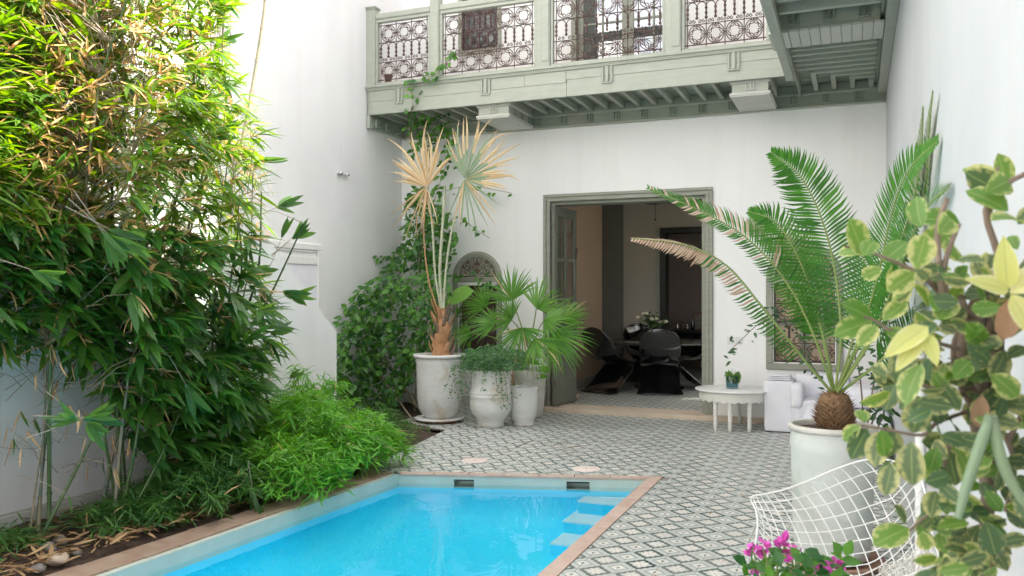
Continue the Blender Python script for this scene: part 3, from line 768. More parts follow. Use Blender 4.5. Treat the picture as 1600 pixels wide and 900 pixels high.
def arcade_mesh(name, w, h, r, m):
    """two small arches with collared posts over a run of little scrolls"""
    mb = MB(); q = w/2
    for s in (-1, 1):
        c = s*q/2; R_ = q/2*.92; zt = h/2 - R_ - r
        mb.tube([(c - R_, 0, -h*.28)] + [(c + R_*math.cos(math.pi - math.pi*t/8), 0, zt + R_*math.sin(math.pi*t/8)) for t in range(9)] + [(c + R_, 0, -h*.28)], r, 4, False, True)
        for e in (-1, 1):
            mb.tube(spiral_pts(c + e*R_*.48, -h*.37, h*.085, math.pi/2, 1.1, e), r*.9, 4, False, True)
            mb.tube(spiral_pts(c + e*R_*1.0, -h*.22, h*.05, -math.pi/2, .8, -e, 6), r*.8, 4, False, True)
    for x in (-q, 0, q):
        mb.tube([(x, 0, -h*.28), (x, 0, h*.30)], r*1.7, 5, False, True)
        for z in (-.22, -.02, .20): mb.box(x-r*2.4, -r*2.2, z*h-r*1.5, x+r*2.4, r*2.2, z*h+r*1.5)
    return mb.mesh(name, m)
def bars(parent, x0, x1, zs, xs, y, r, z0, z1, m, name='bar'):
    for z in zs: MB().tube([(x0, y, z), (x1, y, z)], r, 4).build(name, m, parent)
    for x in xs: MB().tube([(x, y, z0), (x, y, z1)], r, 4).build(name, m, parent)
_cache = {}
def grille(parent, x0, x1, z0, z1, n, y, m=None, r=.0056, rows=(.32, .36, .32)):
    m = m or M['iron']; w = (x1-x0)/n; H = z1-z0; z = z0; zs = [z0]
    for k, f in enumerate(rows):
        h = H*f; key = (round(w,3), round(h,3), k % 2, m.name)
        if key not in _cache: _cache[key] = (arcade_mesh('arcade_scroll', w, h, r, m) if k % 2 else rosette_mesh('rosette_scroll', w, h, r, m))
        for i in range(n): inst('arcade_scroll' if k % 2 else 'rosette_scroll', _cache[key], parent, (x0 + w*(i+.5), y, z + h/2))
        z += h; zs.append(z)
    bars(parent, x0-.03, x1+.03, zs, [x0 + w*i for i in range(n+1)], y, r, z0-.03, z1+.03, m)

# ---------------------------------------------------------------- balcony across the back wall
W, WD, WP = M['wood'], M['wood_dark'], M['wood_pale']
bal = thing('balcony', 'long sage green wooden balcony with iron railing panels across the back wall', 'balcony', (-3, 9.2, 3.6))
YF = 9.19
BX0, BX1 = -5.80, -.70
ZB, ZT = 3.765, 4.10
# fascia made of boards
for (x0, x1, z0, z1, dy) in ((-5.76, -3.10, ZB, 3.925, 0), (-3.097, BX1, ZB, 3.955, .003), (-5.76, -3.62, 3.928, ZT, .002), (-3.617, -3.105, 3.928, ZT, .0), (-3.102, BX1, 3.958, ZT, .001)):
    MB().bbox(x0, YF+dy, z0, x1, YF+.045, z1, .0018).build('fascia_board', W, bal)
m = MB(); m.bbox(-5.785, YF-.035, ZT, BX1, YF+.06, ZT+.028, .006); m.bbox(-5.77, YF-.018, ZT-.035, BX1, YF-.001, ZT-.001, .005); m.build('cornice_moulding', W, bal)
m = MB()
x = -5.75
while x < BX1: m.box(x, YF-.026, ZT-.017, x+.016, YF-.0181, ZT-.003); x += .028
tag(m.build('bead_moulding', W, bal), kind='stuff')
MB().bbox(-5.785, YF-.006, 3.60, -5.735, YF+.05, ZB-.002, .004).build('end_block', W, bal)
for xc in (-5.31, -4.118, -2.612, -1.215):        # drop ornaments
    m = MB(); w_ = .062
    m.bbox(xc-w_, YF-.016, 3.87, xc+w_, YF-.001, 3.888, .004)
    for e in (-1, 1): m.bbox(xc+e*w_-.011*(1+e), YF-.016, 3.889, xc+e*w_+.011*(1-e), YF-.001, ZT-.036, .004)
    m.bbox(xc-.018, YF-.022, 3.889, xc+.018, YF-.001, ZT-.036, .005)
    for k in range(7): m.box(xc-w_-.004, YF-.02, 3.90+k*.022, xc-w_+.004, YF-.0161, 3.909+k*.022); m.box(xc+w_-.004, YF-.02, 3.90+k*.022, xc+w_+.004, YF-.0161, 3.909+k*.022)
    m.build('drop_ornament', W, bal)
# joists and boarded ceiling
jm = MB().bbox(-.024, YF+.046, 3.775, .024, YB-.035, 3.855, .004).mesh('joist', M['wood'])
x = -5.66
while x < -.75: 
    inst('joist', jm, bal, (x, 0, 0)); x += .2
y = YF + .046; k = 0
while y < YB:
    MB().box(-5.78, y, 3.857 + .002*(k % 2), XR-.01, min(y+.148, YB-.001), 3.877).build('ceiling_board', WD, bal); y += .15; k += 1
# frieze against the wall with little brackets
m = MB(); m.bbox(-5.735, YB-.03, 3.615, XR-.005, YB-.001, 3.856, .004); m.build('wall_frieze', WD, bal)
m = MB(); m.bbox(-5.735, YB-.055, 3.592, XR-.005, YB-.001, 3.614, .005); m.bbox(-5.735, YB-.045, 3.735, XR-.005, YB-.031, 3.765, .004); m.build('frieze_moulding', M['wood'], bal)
bm_ = MB()
for e in (-1, 1): bm_.bbox(e*.032-.008, -.03, 0, e*.032+.008, 0, .085, .003)
bm_.bbox(-.04, -.032, -.016, .04, 0, -.001, .003); bm_.bbox(-.010, -.026, 0, .010, 0, .085, .003)
bm_ = bm_.mesh('frieze_bracket', M['wood_dark'])
x = -5.5
while x < .2: inst('frieze_bracket', bm_, bal, (x, YB-.03, 3.648)); x += .345
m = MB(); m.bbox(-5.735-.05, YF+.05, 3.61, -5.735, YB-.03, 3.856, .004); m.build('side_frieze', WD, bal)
for y in (9.35, 9.6, 9.85): inst('frieze_bracket', bm_, bal, (-5.735, y, 3.648), (0, 0, R(90)))
# two box brackets that carry the beam
for (x0, x1) in ((-4.27, -3.83), (-1.265, -.845)):
    m = MB(); m.bbox(x0+.02, 9.265, 3.625, x1-.02, YB-.056, 3.774, .005); b = m.build('box_bracket', W, bal)
    m = MB(); m.bbox(x0+.0, 9.25, 3.742, x1-.0, YB-.06, 3.7735, .006); m.bbox(x0-.005, 9.245, 3.618, x1+.005, YB-.058, 3.645, .006); m.build('bracket_moulding', M['wood_pale'], b)
    for s in range(2): MB().bbox(x0+.004, 9.25+s*.40, 3.602, x1-.004, 9.647+s*.385, 3.6175, .004).build('bracket_board', M['wood_pale'], b)
    xc = (x0+x1)/2; m = MB(); m.bbox(xc-.05, 9.25, 3.668, xc+.05, 9.264, 3.682, .003)
    for e in (-.045, 0, .035): m.bbox(xc+e, 9.248, 3.683, xc+e+.012, 9.264, 3.741, .003)
    x = x0+.01
    while x < x1-.02: m.box(x, 9.24, 3.752, x+.012, 9.2499, 3.765); x += .022
    m.build('bracket_ornament', M['wood_pale'], b)
    m = MB(); xx = x1-.02
    for yy in (9.4, 9.65, 9.9):
        m.box(xx+.0001, yy, 3.66, xx+.012, yy+.02, 3.73); m.box(xx+.0001, yy+.05, 3.66, xx+.012, yy+.07, 3.73)
    m.build('bracket_side_ornament', WD, b)
# balcony deck
MB().box(-5.78, YF+.05, 3.88, XR-.01, YB-.001, 4.02).build('deck', M['threshold'], bal)
# posts, rails and iron panels
posts = [(-5.80, -5.66, 5.12), (-4.875, -4.745, 5.9), (-3.475, -3.30, 5.9), (-1.955, -1.775, 5.9), (-.85, -.70, 5.9)]
for i, (a, b, z) in enumerate(posts):
    m = MB(); m.bbox(a, YF-.005, 4.129, b, YF+.10, z, .006); p = m.build('post', W, bal)
    if i == 0:
        m = MB(); m.bbox(a-.018, YF-.025, z, b+.018, YF+.12, z+.022, .006); m.bbox(a-.008, YF-.014, z-.02, b+.008, YF+.11, z-.001, .005); m.build('post_cap', W, p)
    else:
        m = MB(); m.bbox((a+b)/2-.012, YF-.016, 4.20, b-.012, YF-.0051, 5.88, .004); m.build('post_moulding', W, p)
for i in range(4):
    a, b = posts[i][1], posts[i+1][0]; dz = .045 * 0
    m = MB(); e = .032
    m.bbox(a+.001, YF+.012, 4.93, b-.001, YF+.075, 4.97, .005); m.bbox(a+.001, YF+.0, 4.971, b-.001, YF+.09, 5.045, .010)
    m.build('top_rail', W, bal)
    m = MB(); m.bbox(a+.001, YF+.012, 4.130, b-.001, YF+.075, 4.165, .005); m.build('bottom_rail', W, bal)
    m = MB(); m.bbox(a+.001, YF+.014, 4.166, a+e, YF+.07, 4.929, .004); m.bbox(b-e, YF+.014, 4.166, b-.001, YF+.07, 4.929, .004); m.build('panel_stile', W, bal)
    n = (3, 5, 5, 4)[i]
    g_ = MB().tube([(a+e, YF+.04, 4.20), (b-e, YF+.04, 4.20)], .005, 4).build('iron_panel', M['iron'], bal)
    gx0, gx1 = a+e+.03, b-e-.03
    grille(g_, gx0, gx1, 4.205, 4.895, n, YF+.045)
# turned brown ornament standing behind the first panel
o = thing('clay_jar', 'small brown jar on the balcony floor behind the leftmost railing panel', 'jar', (-5.53, 9.30, 4.02))
MB().lathe([(.03, 0), (.055, .05), (.06, .12), (.04, .19), (.05, .24), (.03, .27)], (-5.53, 9.30, 4.02), 14).build('body', M['brass'], o)
MB().lathe([(.052, .2405), (.056, .25), (.05, .262)], (-5.53, 9.30, 4.02), 14).build('rim', M['brownwood'], o)
# ---------------------------------------------------------------- side gallery along the right wall
gal = thing('side_gallery', 'sage green wooden gallery soffit with slatted joists along the right wall', 'balcony', (-.2, 7, 3.7))
GX0 = -.68
MB().bbox(GX0, 3.0, 3.70, GX0+.085, 9.185, 3.78, .006).build('edge_beam', W, gal)
MB().bbox(GX0+.0855, 8.03, 3.715, GX0+.10, YB-.06, 3.85, .004).build('beam_liner', W, gal)
MB().bbox(XR-.085, 3.0, 3.69, XR-.001, YB-.06, 3.79, .006).build('wall_beam', W, gal)
m = MB(); m.bbox(XR-.12, 3.0, 3.80, XR-.086, YB-.06, 3.87, .006); m.build('wall_moulding', WD, gal)
MB().bbox(GX0-.02, 3.0, 3.785, GX0+.04, 9.184, 4.12, .006).build('fascia', W, gal)
CY0, CY1 = 7.55, 8.02
MB().bbox(GX0+.0, CY0+.012, 3.745, XR-.122, CY1-.01, 3.93, .004).build('cross_beam', M['wood'], gal)
n = 11
for k in range(n):
    a = lerp(GX0-.03, XR-.088, k/n)+.002; b = lerp(GX0-.03, XR-.088, (k+1)/n)-.002
    MB().bbox(a, CY0-.01+.03*(k == 0)*0, 3.722 - .001*(k % 2), b, CY1+(.05 if k == 0 else 0), 3.7445, .0035).build('soffit_board', WP, gal)
m = MB(); x = GX0+.0
m.bbox(GX0-.01, CY0-.006, 3.746, XR-.122, CY0+.011, 3.765, .004); m.bbox(GX0-.01, CY0-.008, 3.905, XR-.122, CY0+.011, 3.931, .004); m.build('cross_moulding', W, gal)
m = MB(); x = GX0
while x < XR-.14: m.add([(x, CY0-.012, 3.748), (x+.012, CY0-.012, 3.763), (x+.020, CY0-.012, 3.763), (x+.008, CY0-.012, 3.748), (x, CY0-.005, 3.748), (x+.012, CY0-.005, 3.763), (x+.020, CY0-.005, 3.763), (x+.008, CY0-.005, 3.748)], [(0,1,2,3),(0,4,5,1),(3,2,6,7),(1,5,6,2),(0,3,7,4)]); m.box(x, CY0-.012, 3.91, x+.009, CY0-.0081, 3.926); x += .024
tag(m.build('rope_moulding', W, gal), kind='stuff')
for xc in (-.50, -.215, .06):
    m = MB()
    for e in (-.045, -.008, .03): m.bbox(xc+e, CY0-.014, 3.80, xc+e+.016, CY0+.011, 3.904, .003)
    m.bbox(xc-.05, CY0-.014, 3.785, xc+.05, CY0+.011, 3.799, .003)
    for k in range(6): m.box(xc-.028, CY0-.008, 3.803+k*.017, xc-.009, CY0+.009, 3.811+k*.017); m.box(xc+.009, CY0-.008, 3.803+k*.017, xc+.029, CY0+.009, 3.811+k*.017)
    m.build('cross_ornament', M['wood_dark'], gal)
# slats between cross beam and back wall; the last ones turn towards the wall
k = 0; y = 8.12
while y < 9.93:
    xl = GX0+.101 if y < 9.12 else GX0+.101 + (y-9.10)*1.02 
    MB().bbox(xl, y, 3.775, XR-.122, y+.05, 3.853, .004).build('slat', W, gal)
    if y >= 9.12: MB().bbox(xl, y+.051, 3.775, xl+.052, YB-.032, 3.853, .004).build('slat', W, gal)
    y += .185
y = 8.03; k = 0
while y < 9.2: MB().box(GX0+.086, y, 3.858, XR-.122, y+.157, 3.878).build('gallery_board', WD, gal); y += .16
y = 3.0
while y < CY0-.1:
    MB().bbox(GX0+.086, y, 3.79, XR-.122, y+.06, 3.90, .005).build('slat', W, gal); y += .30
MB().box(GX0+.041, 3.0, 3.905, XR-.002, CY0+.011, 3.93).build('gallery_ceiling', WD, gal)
MB().box(GX0+.041, 3.0, 3.94, XR-.002, 9.185, 4.05).build('gallery_deck', M['threshold'], gal)

# ---------------------------------------------------------------- arched windows in the back wall
DW = M['doorwood']
def arc_pts(xc, zc, r, n=18): return [(xc + r*math.cos(math.pi*i/n), zc + r*math.sin(math.pi*i/n)) for i in range(n+1)]
def arched_window(x0, x1, z0, zs, label, dark):
    """frame proud of the wall, carved half round head, iron grille, shutters behind"""
    xc, ro = (x0+x1)/2, (x1-x0)/2; e = .075
    t = thing('arched_window', label, 'window', (xc, YB, z0))
    m = MB()
    m.bbox(x0, YB-.028, z0+e, x0+e, YB-.001, zs, .007); m.bbox(x1-e, YB-.028, z0+e, x1, YB-.001, zs, .007); m.bbox(x0, YB-.03, z0, x1, YB-.001, z0+e-.001, .007)
    m.bbox(x0+e+.001, YB-.026, zs-.045, x1-e-.001, YB-.001, zs+.02, .006)
    m.build('frame', DW, t)
    m = MB(); A, B, Cc = arc_pts(xc, zs+.001, ro), arc_pts(xc, zs+.001, ro-e*.45), arc_pts(xc, zs+.001, ro-e); n = len(A)
    vs = [(p[0], YB-.020, p[1]) for p in A] + [(p[0], YB-.030, p[1]) for p in B] + [(p[0], YB-.018, p[1]) for p in Cc] + [(p[0], YB, p[1]) for p in A] + [(p[0], YB, p[1]) for p in Cc]
    fs = []
    for i in range(n-1): fs += [(i, n+i, n+i+1, i+1), (n+i, 2*n+i, 2*n+i+1, n+i+1), (i, i+1, 3*n+i+1, 3*n+i), (2*n+i, 4*n+i, 4*n+i+1, 2*n+i+1)]
    m.add(vs, fs); m.build('arch_moulding', DW, t)
    inner = ro-e-.002
    m = MB(); P = arc_pts(xc, zs+.021, inner-.012); m.prism(P, 'y', YB-.006, YB-.001); m.build('arch_backing', M['brownwood'], t)
    m = MB(); rr = .0085; zb = zs+.03
    for s in (-1, 1):
        def sp(cx, cz, r_, a0, tr, sg): m.tube([(p[0], YB-.012, p[2]) for p in spiral_pts(xc+s*cx*ro, zb+cz*ro, r_*ro, a0 if s > 0 else math.pi-a0, tr, sg*s, 11)], rr, 5, True, True)
        sp(.20, .10, .13, 0, 1.2, 1); sp(.45, .14, .14, 2, 1.2, -1); sp(.17, .36, .13, 3, 1.2, 1); sp(.42, .40, .11, 1, 1.1, -1); sp(.10, .58, .09, 0, 1, 1); sp(.62, .07, .08, 1, 1, 1); sp(.60, .24, .07, 2, 1, 1); sp(.27, .56, .08, 4, 1, -1)
        m.tube([(xc+s*x_*ro, YB-.011, zb+z_*ro) for x_, z_ in ((.02, 0), (.10, .12), (.30, .22), (.40, .30), (.30, .46), (.12, .50), (.03, .70))], rr, 5, True, True)
        m.tube([(xc+s*x_*ro, YB-.011, zb+z_*ro) for x_, z_ in ((.05, .01), (.30, .02), (.55, .04), (.70, .03))], rr, 5, True, True)
    m.build('carved_tracery', DW, t)
    a, b, zb0, zt0 = x0+e, x1-e, z0+e, zs-.046
    gr = MB().tube([(a, YB+.03, zb0+.01), (b, YB+.03, zb0+.01)], .006, 4).build('iron_grille', M['iron'], t)
    nn = 2; grille(gr, a+.012, b-.012, zb0+.02, zt0-.02, nn, YB+.03, rows=(.24, .28, .24, .24), r=.0062)
    hm = (a+b)/2
    for (p, q) in ((a-.02, hm-.006), (hm+.006, b+.02)):
        m = MB(); w_ = .045
        m.bbox(p, YB+.10, zb0-.03, p+w_, YB+.13, zt0+.03, .004); m.bbox(q-w_, YB+.10, zb0-.03, q, YB+.13, zt0+.03, .004)
        for zz in (zb0-.03, (zb0+zt0)/2-.03, zt0-.03): m.bbox(p+w_+.001, YB+.10, zz, q-w_-.001, YB+.13, zz+.06, .004)
        sh = m.build('shutter', M['brownwood'] if dark else M['doorwood'], t)
        MB().box(p+w_, YB+.112, zb0, q-w_, YB+.118, zt0).build('shutter_panel', M['brownwood'] if dark else M['interior_warm'], sh)
    m = MB(); m.box(a-.03, YB+.20, zb0-.05, b+.03, YB+.22, zt0+.05); m.build('window_back', M['interior_dark'], t)
arched_window(-5.005, -4.288, .60, 1.69, 'arched window with carved half-round head behind the climber, left of the doorway', True)
arched_window(-.97, -.137, .615, 1.655, 'arched window with iron grille behind the cycad, right of the doorway', False)
# window and glazed door on the balcony level
t = thing('balcony_window', 'small window with dense brown iron grille behind the second railing panel', 'window', (-4.6, YB, 4.7))
m = MB(); e = .06
for (a, b, c, d) in ((UW0-e, UW0, 4.66, 6.16), (UW1, UW1+e, 4.66, 6.16)): m.bbox(a, YB-.03, c, b, YB+.06, d, .006)
m.bbox(UW0, YB-.035, 4.66, UW1, YB+.06, 4.72, .006); m.build('frame', M['doorwood'], t)
gr = MB().tube([(UW0, YB+.0, 4.74), (UW1, YB+.0, 4.74)], .007, 4).build('iron_grille', M['iron'], t)
grille(gr, UW0+.01, UW1-.01, 4.75, 5.95, 3, YB-.01, r=.0062, rows=(.16, .20, .16, .16, .16, .16))
MB().box(UW0, YB+.12, 4.72, UW1, YB+.13, 6.1).build('pane', M['glass'], t)
MB().box(UW0-.001, YB+.2, 4.72, UW1+.001, YB+.21, 6.1).build('curtain', M['fabric'], t)
t = thing('balcony_door', 'glazed double door with grey green frame behind the third railing panel', 'door', (-2.6, YB, 4.02))
m = MB(); e = .07
for (a, b) in ((UD0-.055, UD0+.02), (UD1-.02, UD1+.055)): m.bbox(a, YB-.035, 4.021, b, YB+.07, 6.45, .008)
m.build('frame', DW, t)
hm = (UD0+UD1)/2
for (p, q) in ((UD0+.022, hm-.003), (hm+.003, UD1-.022)):
    m = MB(); m.bbox(p, YB+.02, 4.03, p+e, YB+.06, 6.4, .005); m.bbox(q-e, YB+.02, 4.03, q, YB+.06, 6.4, .005)
    m.bbox(p+e+.001, YB+.02, 4.03, q-e-.001, YB+.06, 4.42, .005); m.bbox(p+e+.001, YB+.022, 5.30, q-e-.001, YB+.055, 5.35, .004)
    lf = m.build('leaf', DW, t)
    m = MB(); m.bbox((p+q)/2-.012, YB+.022, 4.421, (p+q)/2+.012, YB+.055, 5.299, .003); m.bbox(p+e+.001, YB+.0225, 4.86, (p+q)/2-.0125, YB+.052, 4.885, .003); m.bbox((p+q)/2+.0125, YB+.0225, 4.86, q-e-.001, YB+.052, 4.885, .003); m.build('glazing_bar', DW, lf)
    for (u, v) in ((p+e, (p+q)/2-.012), ((p+q)/2+.012, q-e)):
        MB().box(u, YB+.038, 4.42, v, YB+.042, 5.30).build('pane', M['glass_mirror'], lf)
        MB().box(u, YB+.038, 5.35, v, YB+.042, 6.35).build('pane', M['glass_mirror'], lf)
MB().box(UD0, YB+.25, 4.02, UD1, YB+.26, 6.39).build('curtain', M['fabric'], t)
# ---------------------------------------------------------------- main doorway
t = thing('doorway_frame', 'olive grey moulded wooden door surround in the middle of the back wall', 'doorway', (-2.65, YB, 0))
m = MB(); o0, o1, zt = -3.715, -1.575, 2.755; e = .092
for (a, b, y0_, c, d) in ((o0, o0+e*.45, YB-.024, 0, 0), (o0+e*.45+.001, o0+e, YB-.014, 0, 0), (o1-e*.45, o1, YB-.024, 0, 0), (o1-e, o1-e*.45-.001, YB-.014, 0, 0)):
    m.bbox(a, y0_, .053, b, YB+.05, zt-e if y0_ > YB-.02 else zt-e*.45, .006)
m.bbox(o0, YB-.025, zt-e*.45+.001, o1, YB+.05, zt, .008); m.bbox(o0+e*.45+.001, YB-.0145, zt-e+.001, o1-e*.45-.001, YB+.05, zt-e*.45, .006)
m.build('architrave', DW, t)
m = MB(); m.bbox(DX0+.001, YB+.051, .051, DX0+.05, YB+.30, DZ-.001, .004); m.bbox(DX1-.05, YB+.051, .051, DX1-.001, YB+.30, DZ-.001, .004); m.bbox(DX0+.051, YB+.051, DZ-.04, DX1-.051, YB+.30, DZ-.0015, .004); m.build('reveal_lining', DW, t)
m = MB(); z = .12
while z < 2.7: m.box(o1-.0001, YB-.022, z, o1+.005, YB-.006, z+.014); z += .024
tag(m.build('bead_edge', DW, t), kind='stuff')
# open glazed leaf folded into the room
lf = thing('door_leaf', 'open grey green door leaf with glass panes standing into the dining room', 'door', (0, 0, 0))
m = MB(); Wd = .66; z0, z1 = .06, 2.60
m.bbox(0, -.02, z0, .085, .02, z1, .005); m.bbox(Wd-.085, -.02, z0, Wd, .02, z1, .005)
m.bbox(.0855, -.02, z0, Wd-.0855, .02, z0+.20, .005); m.bbox(.0855, -.02, .88, Wd-.0855, .02, 1.0, .005); m.bbox(.0855, -.02, z1-.13, Wd-.0855, .02, z1, .005)
m.build('stiles_and_rails', M['leafwood'], lf)
m = MB(); m.bbox(.08, -.012, z0+.19, Wd-.08, .012, .89, .003); m.bbox(.12, -.017, z0+.25, Wd-.12, .017, .83, .01); m.build('lower_panel', M['leafwood'], lf)
for zz in (1.40, 1.90): m = MB(); m.bbox(.0855, -.016, zz, Wd-.0855, .016, zz+.045, .004); m.build('glazing_bar', M['leafwood'], lf)
m = MB(); m.bbox(Wd/2-.016, -.0165, 1.001, Wd/2+.016, .0165, z1-.131, .004); m.build('glazing_bar', M['leafwood'], lf)
for (a, b) in ((.085, Wd/2-.016), (Wd/2+.016, Wd-.085)):
    for (c, d) in ((1.0, 1.40), (1.445, 1.90), (1.945, z1-.13)): MB().box(a, -.003, c, b, .003, d).build('pane', M['glass'], lf)
for zz in (.3, 1.2, 2.3): MB().tube([(-.006, -.024, zz), (-.006, -.024, zz+.09)], .008, 8).build('hinge', M['brass'], lf)
m = MB(); m.tube([(Wd-.045, -.03, 1.95), (Wd-.045, -.035, 2.02), (Wd-.03, -.045, 2.06), (Wd-.045, -.03, 2.1)], .009, 6); m.build('bolt', M['iron'], lf)
lf.location = (-3.56, YB-.06+.0, 0); lf.rotation_euler = (0, 0, R(83))
# sockets, wall bracket
o = None
for i, (px, lb) in enumerate(((1142, 'left one of two pale wall sockets right of the doorway'), (1155, 'right one of two pale wall sockets right of the doorway'))):
    p = at_y(px, 532, YB); o = thing('wall_socket', lb, 'socket', (p.x, YB, p.z), 'wall sockets by the doorway')
    MB().bbox(p.x-.042, YB-.010, p.z-.042, p.x+.042, YB-.0005, p.z+.042, .004).build('cover_plate', M['outlet'], o)
    MB().lathe([(.027, 0), (.027, .003), (.022, .0035), (.021, .001), (.0001, .001)], (0, 0, 0), 16).build('socket_well', M['outlet'], o).rotation_euler = (R(90), 0, 0)
    o.children[-1].location = Vector((0, -.0105, 0))
p = at_x(534, 272, XL)
o = thing('wall_bracket', 'small white cup-hook bracket on the left wall with a hanging thread', 'bracket', p)
m = MB(); m.bbox(XL, p.y-.11, p.z-.012, XL+.02, p.y+.11, p.z+.012, .004); m.build('plate', M['white_paint'], o)
for s in (-.07, .07): MB().ball((XL+.035, p.y+s, p.z), .028, 10, 6, (1, 1.2, .8)).build('knob', M['silver'], o)
MB().tube([(XL+.008, p.y-.02, p.z+.02), (XL+.006, p.y-.025, p.z+.35)], .0022, 4).build('thread', M['outlet'], o)
# ---------------------------------------------------------------- pots
def pot(name, label, x, y, prof, material, group=None, soil_z=None, n=40, z=0.0, parts=True, rim=None, soil_r=None):
    t = thing(name, label, 'plant pot', (x, y, z), group)
    MB().lathe(prof, (x, y, z), n, wob=.006).build('body', material, t)
    if rim: MB().lathe(rim, (x, y, z), n, wob=.004).build('rim', M['pot_rim'] if material != M['pot_white'] else M['pot_white'], t)
    if soil_z:
        m = MB(); m.lathe([(soil_r, soil_z), (soil_r*.5, soil_z+.012), (.0001, soil_z+.02)], (x, y, z), 20, wob=.01); m.build('soil', M['soil'], t)
    return t
PA = (-4.50, 8.72)
t = pot('tall_pot', 'tall whitewashed pot with stained base holding the withering fan palm', *PA,
    [(.15, .045), (.165, .05), (.20, .09), (.238, .16), (.256, .26), (.262, .40), (.264, .55), (.270, .68), (.283, .745), (.262, .745), (.250, .70), (.245, .60)],
    M['pot_white'], soil_z=.715, soil_r=.249, rim=[(.284, .746), (.302, .750), (.310, .768), (.303, .785), (.278, .787), (.262, .775), (.262, .747)])
t = thing('plant_saucer', 'round clay saucer under the tall whitewashed pot', 'saucer', (*PA, 0))
MB().lathe([(.20, 0), (.235, .004), (.268, .030), (.286, .036), (.284, .048), (.262, .046), (.235, .022), (.0001, .020)], (*PA, 0), 40).build('dish', M['terracotta'], t)
MB().lathe([(.2865, .037), (.288, .044), (.284, .0490), (.262, .0475)], (*PA, 0), 40).build('rim', M['pot_white'], t)
PB = (-3.80, 8.62)
pot('ribbed_pot', 'whitewashed barrel pot with two raised ribs holding small leaved trailing plant', *PB,
    [(.135, 0), (.150, .006), (.147, .05), (.158, .085), (.205, .14), (.232, .20), (.234, .27), (.232, .335), (.238, .343), (.238, .352), (.229, .358), (.228, .372), (.233, .379), (.232, .388), (.224, .394), (.215, .45), (.207, .53), (.205, .60), (.212, .625), (.205, .637), (.190, .63), (.185, .56)],
    M['pot_white'], soil_z=.60, soil_r=.188)
PC = (-3.50, 8.86)
pot('small_white_pot', 'small whitewashed pot just right of the ribbed pot', *PC,
    [(.105, 0), (.118, .004), (.118, .022), (.112, .035), (.128, .07), (.150, .13), (.160, .20), (.160, .30), (.157, .40), (.163, .425), (.156, .437), (.143, .43), (.140, .36)],
    M['pot_white'], soil_z=.40, soil_r=.143)
PE = (-3.64, 9.42)
pot('clay_pot', 'tall pale clay pot behind the small white pot, holding the green fan palm', *PE,
    [(.12, 0), (.14, .01), (.17, .14), (.185, .32), (.19, .52), (.192, .60), (.175, .60), (.17, .56)], M['pot_cream'], soil_z=.60, soil_r=.176,
    rim=[(.193, .601), (.206, .606), (.208, .635), (.198, .648), (.182, .645), (.177, .602)])
# big pot in front, planted with the cycad
PF = (-.125, 4.93)
pot('large_grey_pot', 'very large straight pale grey green pot in the right foreground planted with a cycad', *PF,
    [(.175, .05), (.188, .055), (.196, .10), (.205, .25), (.212, .45), (.215, .62), (.218, .735), (.198, .735), (.19, .70)], M['pot_pale'], soil_z=.735, soil_r=.198, n=56,
    rim=[(.2185, .7355), (.226, .739), (.230, .752), (.226, .765), (.212, .768), (.200, .76), (.197, .7355)])
t = thing('plant_saucer', 'wide clay saucer under the large grey green pot', 'saucer', (*PF, 0))
MB().lathe([(.21, 0), (.24, .004), (.262, .03), (.272, .044), (.262, .05), (.24, .026), (.0001, .022)], (*PF, 0), 44).build('dish', M['terracotta'], t)
# ---------------------------------------------------------------- cardboard boxes by the door
def carton(x0, y0, z0, x1, y1, z1, label, letters=False):
    t = thing('cardboard_box', label, 'box', ((x0+x1)/2, y0, z0), 'cardboard boxes stacked by the doorway')
    MB().bbox(x0, y0, z0, x1, y1, z1, .004).build('carton', M['cardboard'], t)
    if letters:
        m = MB(); L = .010; y = y0-.0012
        def r(a, b, c, d): m.box(x1-a, y, z0+c, x1-b, y0-.0002, z0+d)
        # block letters I C read beside the pot
        zb, zt = .355, .445
        r(.145, .133, zb, zt); r(.165, .115, zb, zb+.011)
        r(.092, .080, zb, zt); r(.0795, .012, zb, zb+.011); r(.0795, .012, zt-.011, zt)
        r(.045, .018, .045, .052); r(.042, .021, .0525, .085); r(.037, .026, .0855, .10)
        m.build('printed_lettering', M['ink'], t)
    else:
        m = MB(); y = y0-.0012
        m.box(x0+.03, y, z0+.02, x1-.015, y0-.0002, z0+.05) ; m.box(x1-.075, y, z0+.13, x1-.03, y0-.0002, z0+.165); m.build('printed_band', M['ink'], t)
    MB().box(x0+.001, (y0+y1)/2-.03, z1+.0002, x1-.001, (y0+y1)/2+.03, z1+.001).build('tape', M['cardboard'], t)
carton(-3.99, 9.68, .0, -3.735, 9.93, .49, 'brown cardboard box with black lettering, lower of two beside the doorway', True)
carton(-3.98, 9.69, .4915, -3.745, 9.93, .68, 'brown cardboard box with a dark band, upper of two beside the doorway')
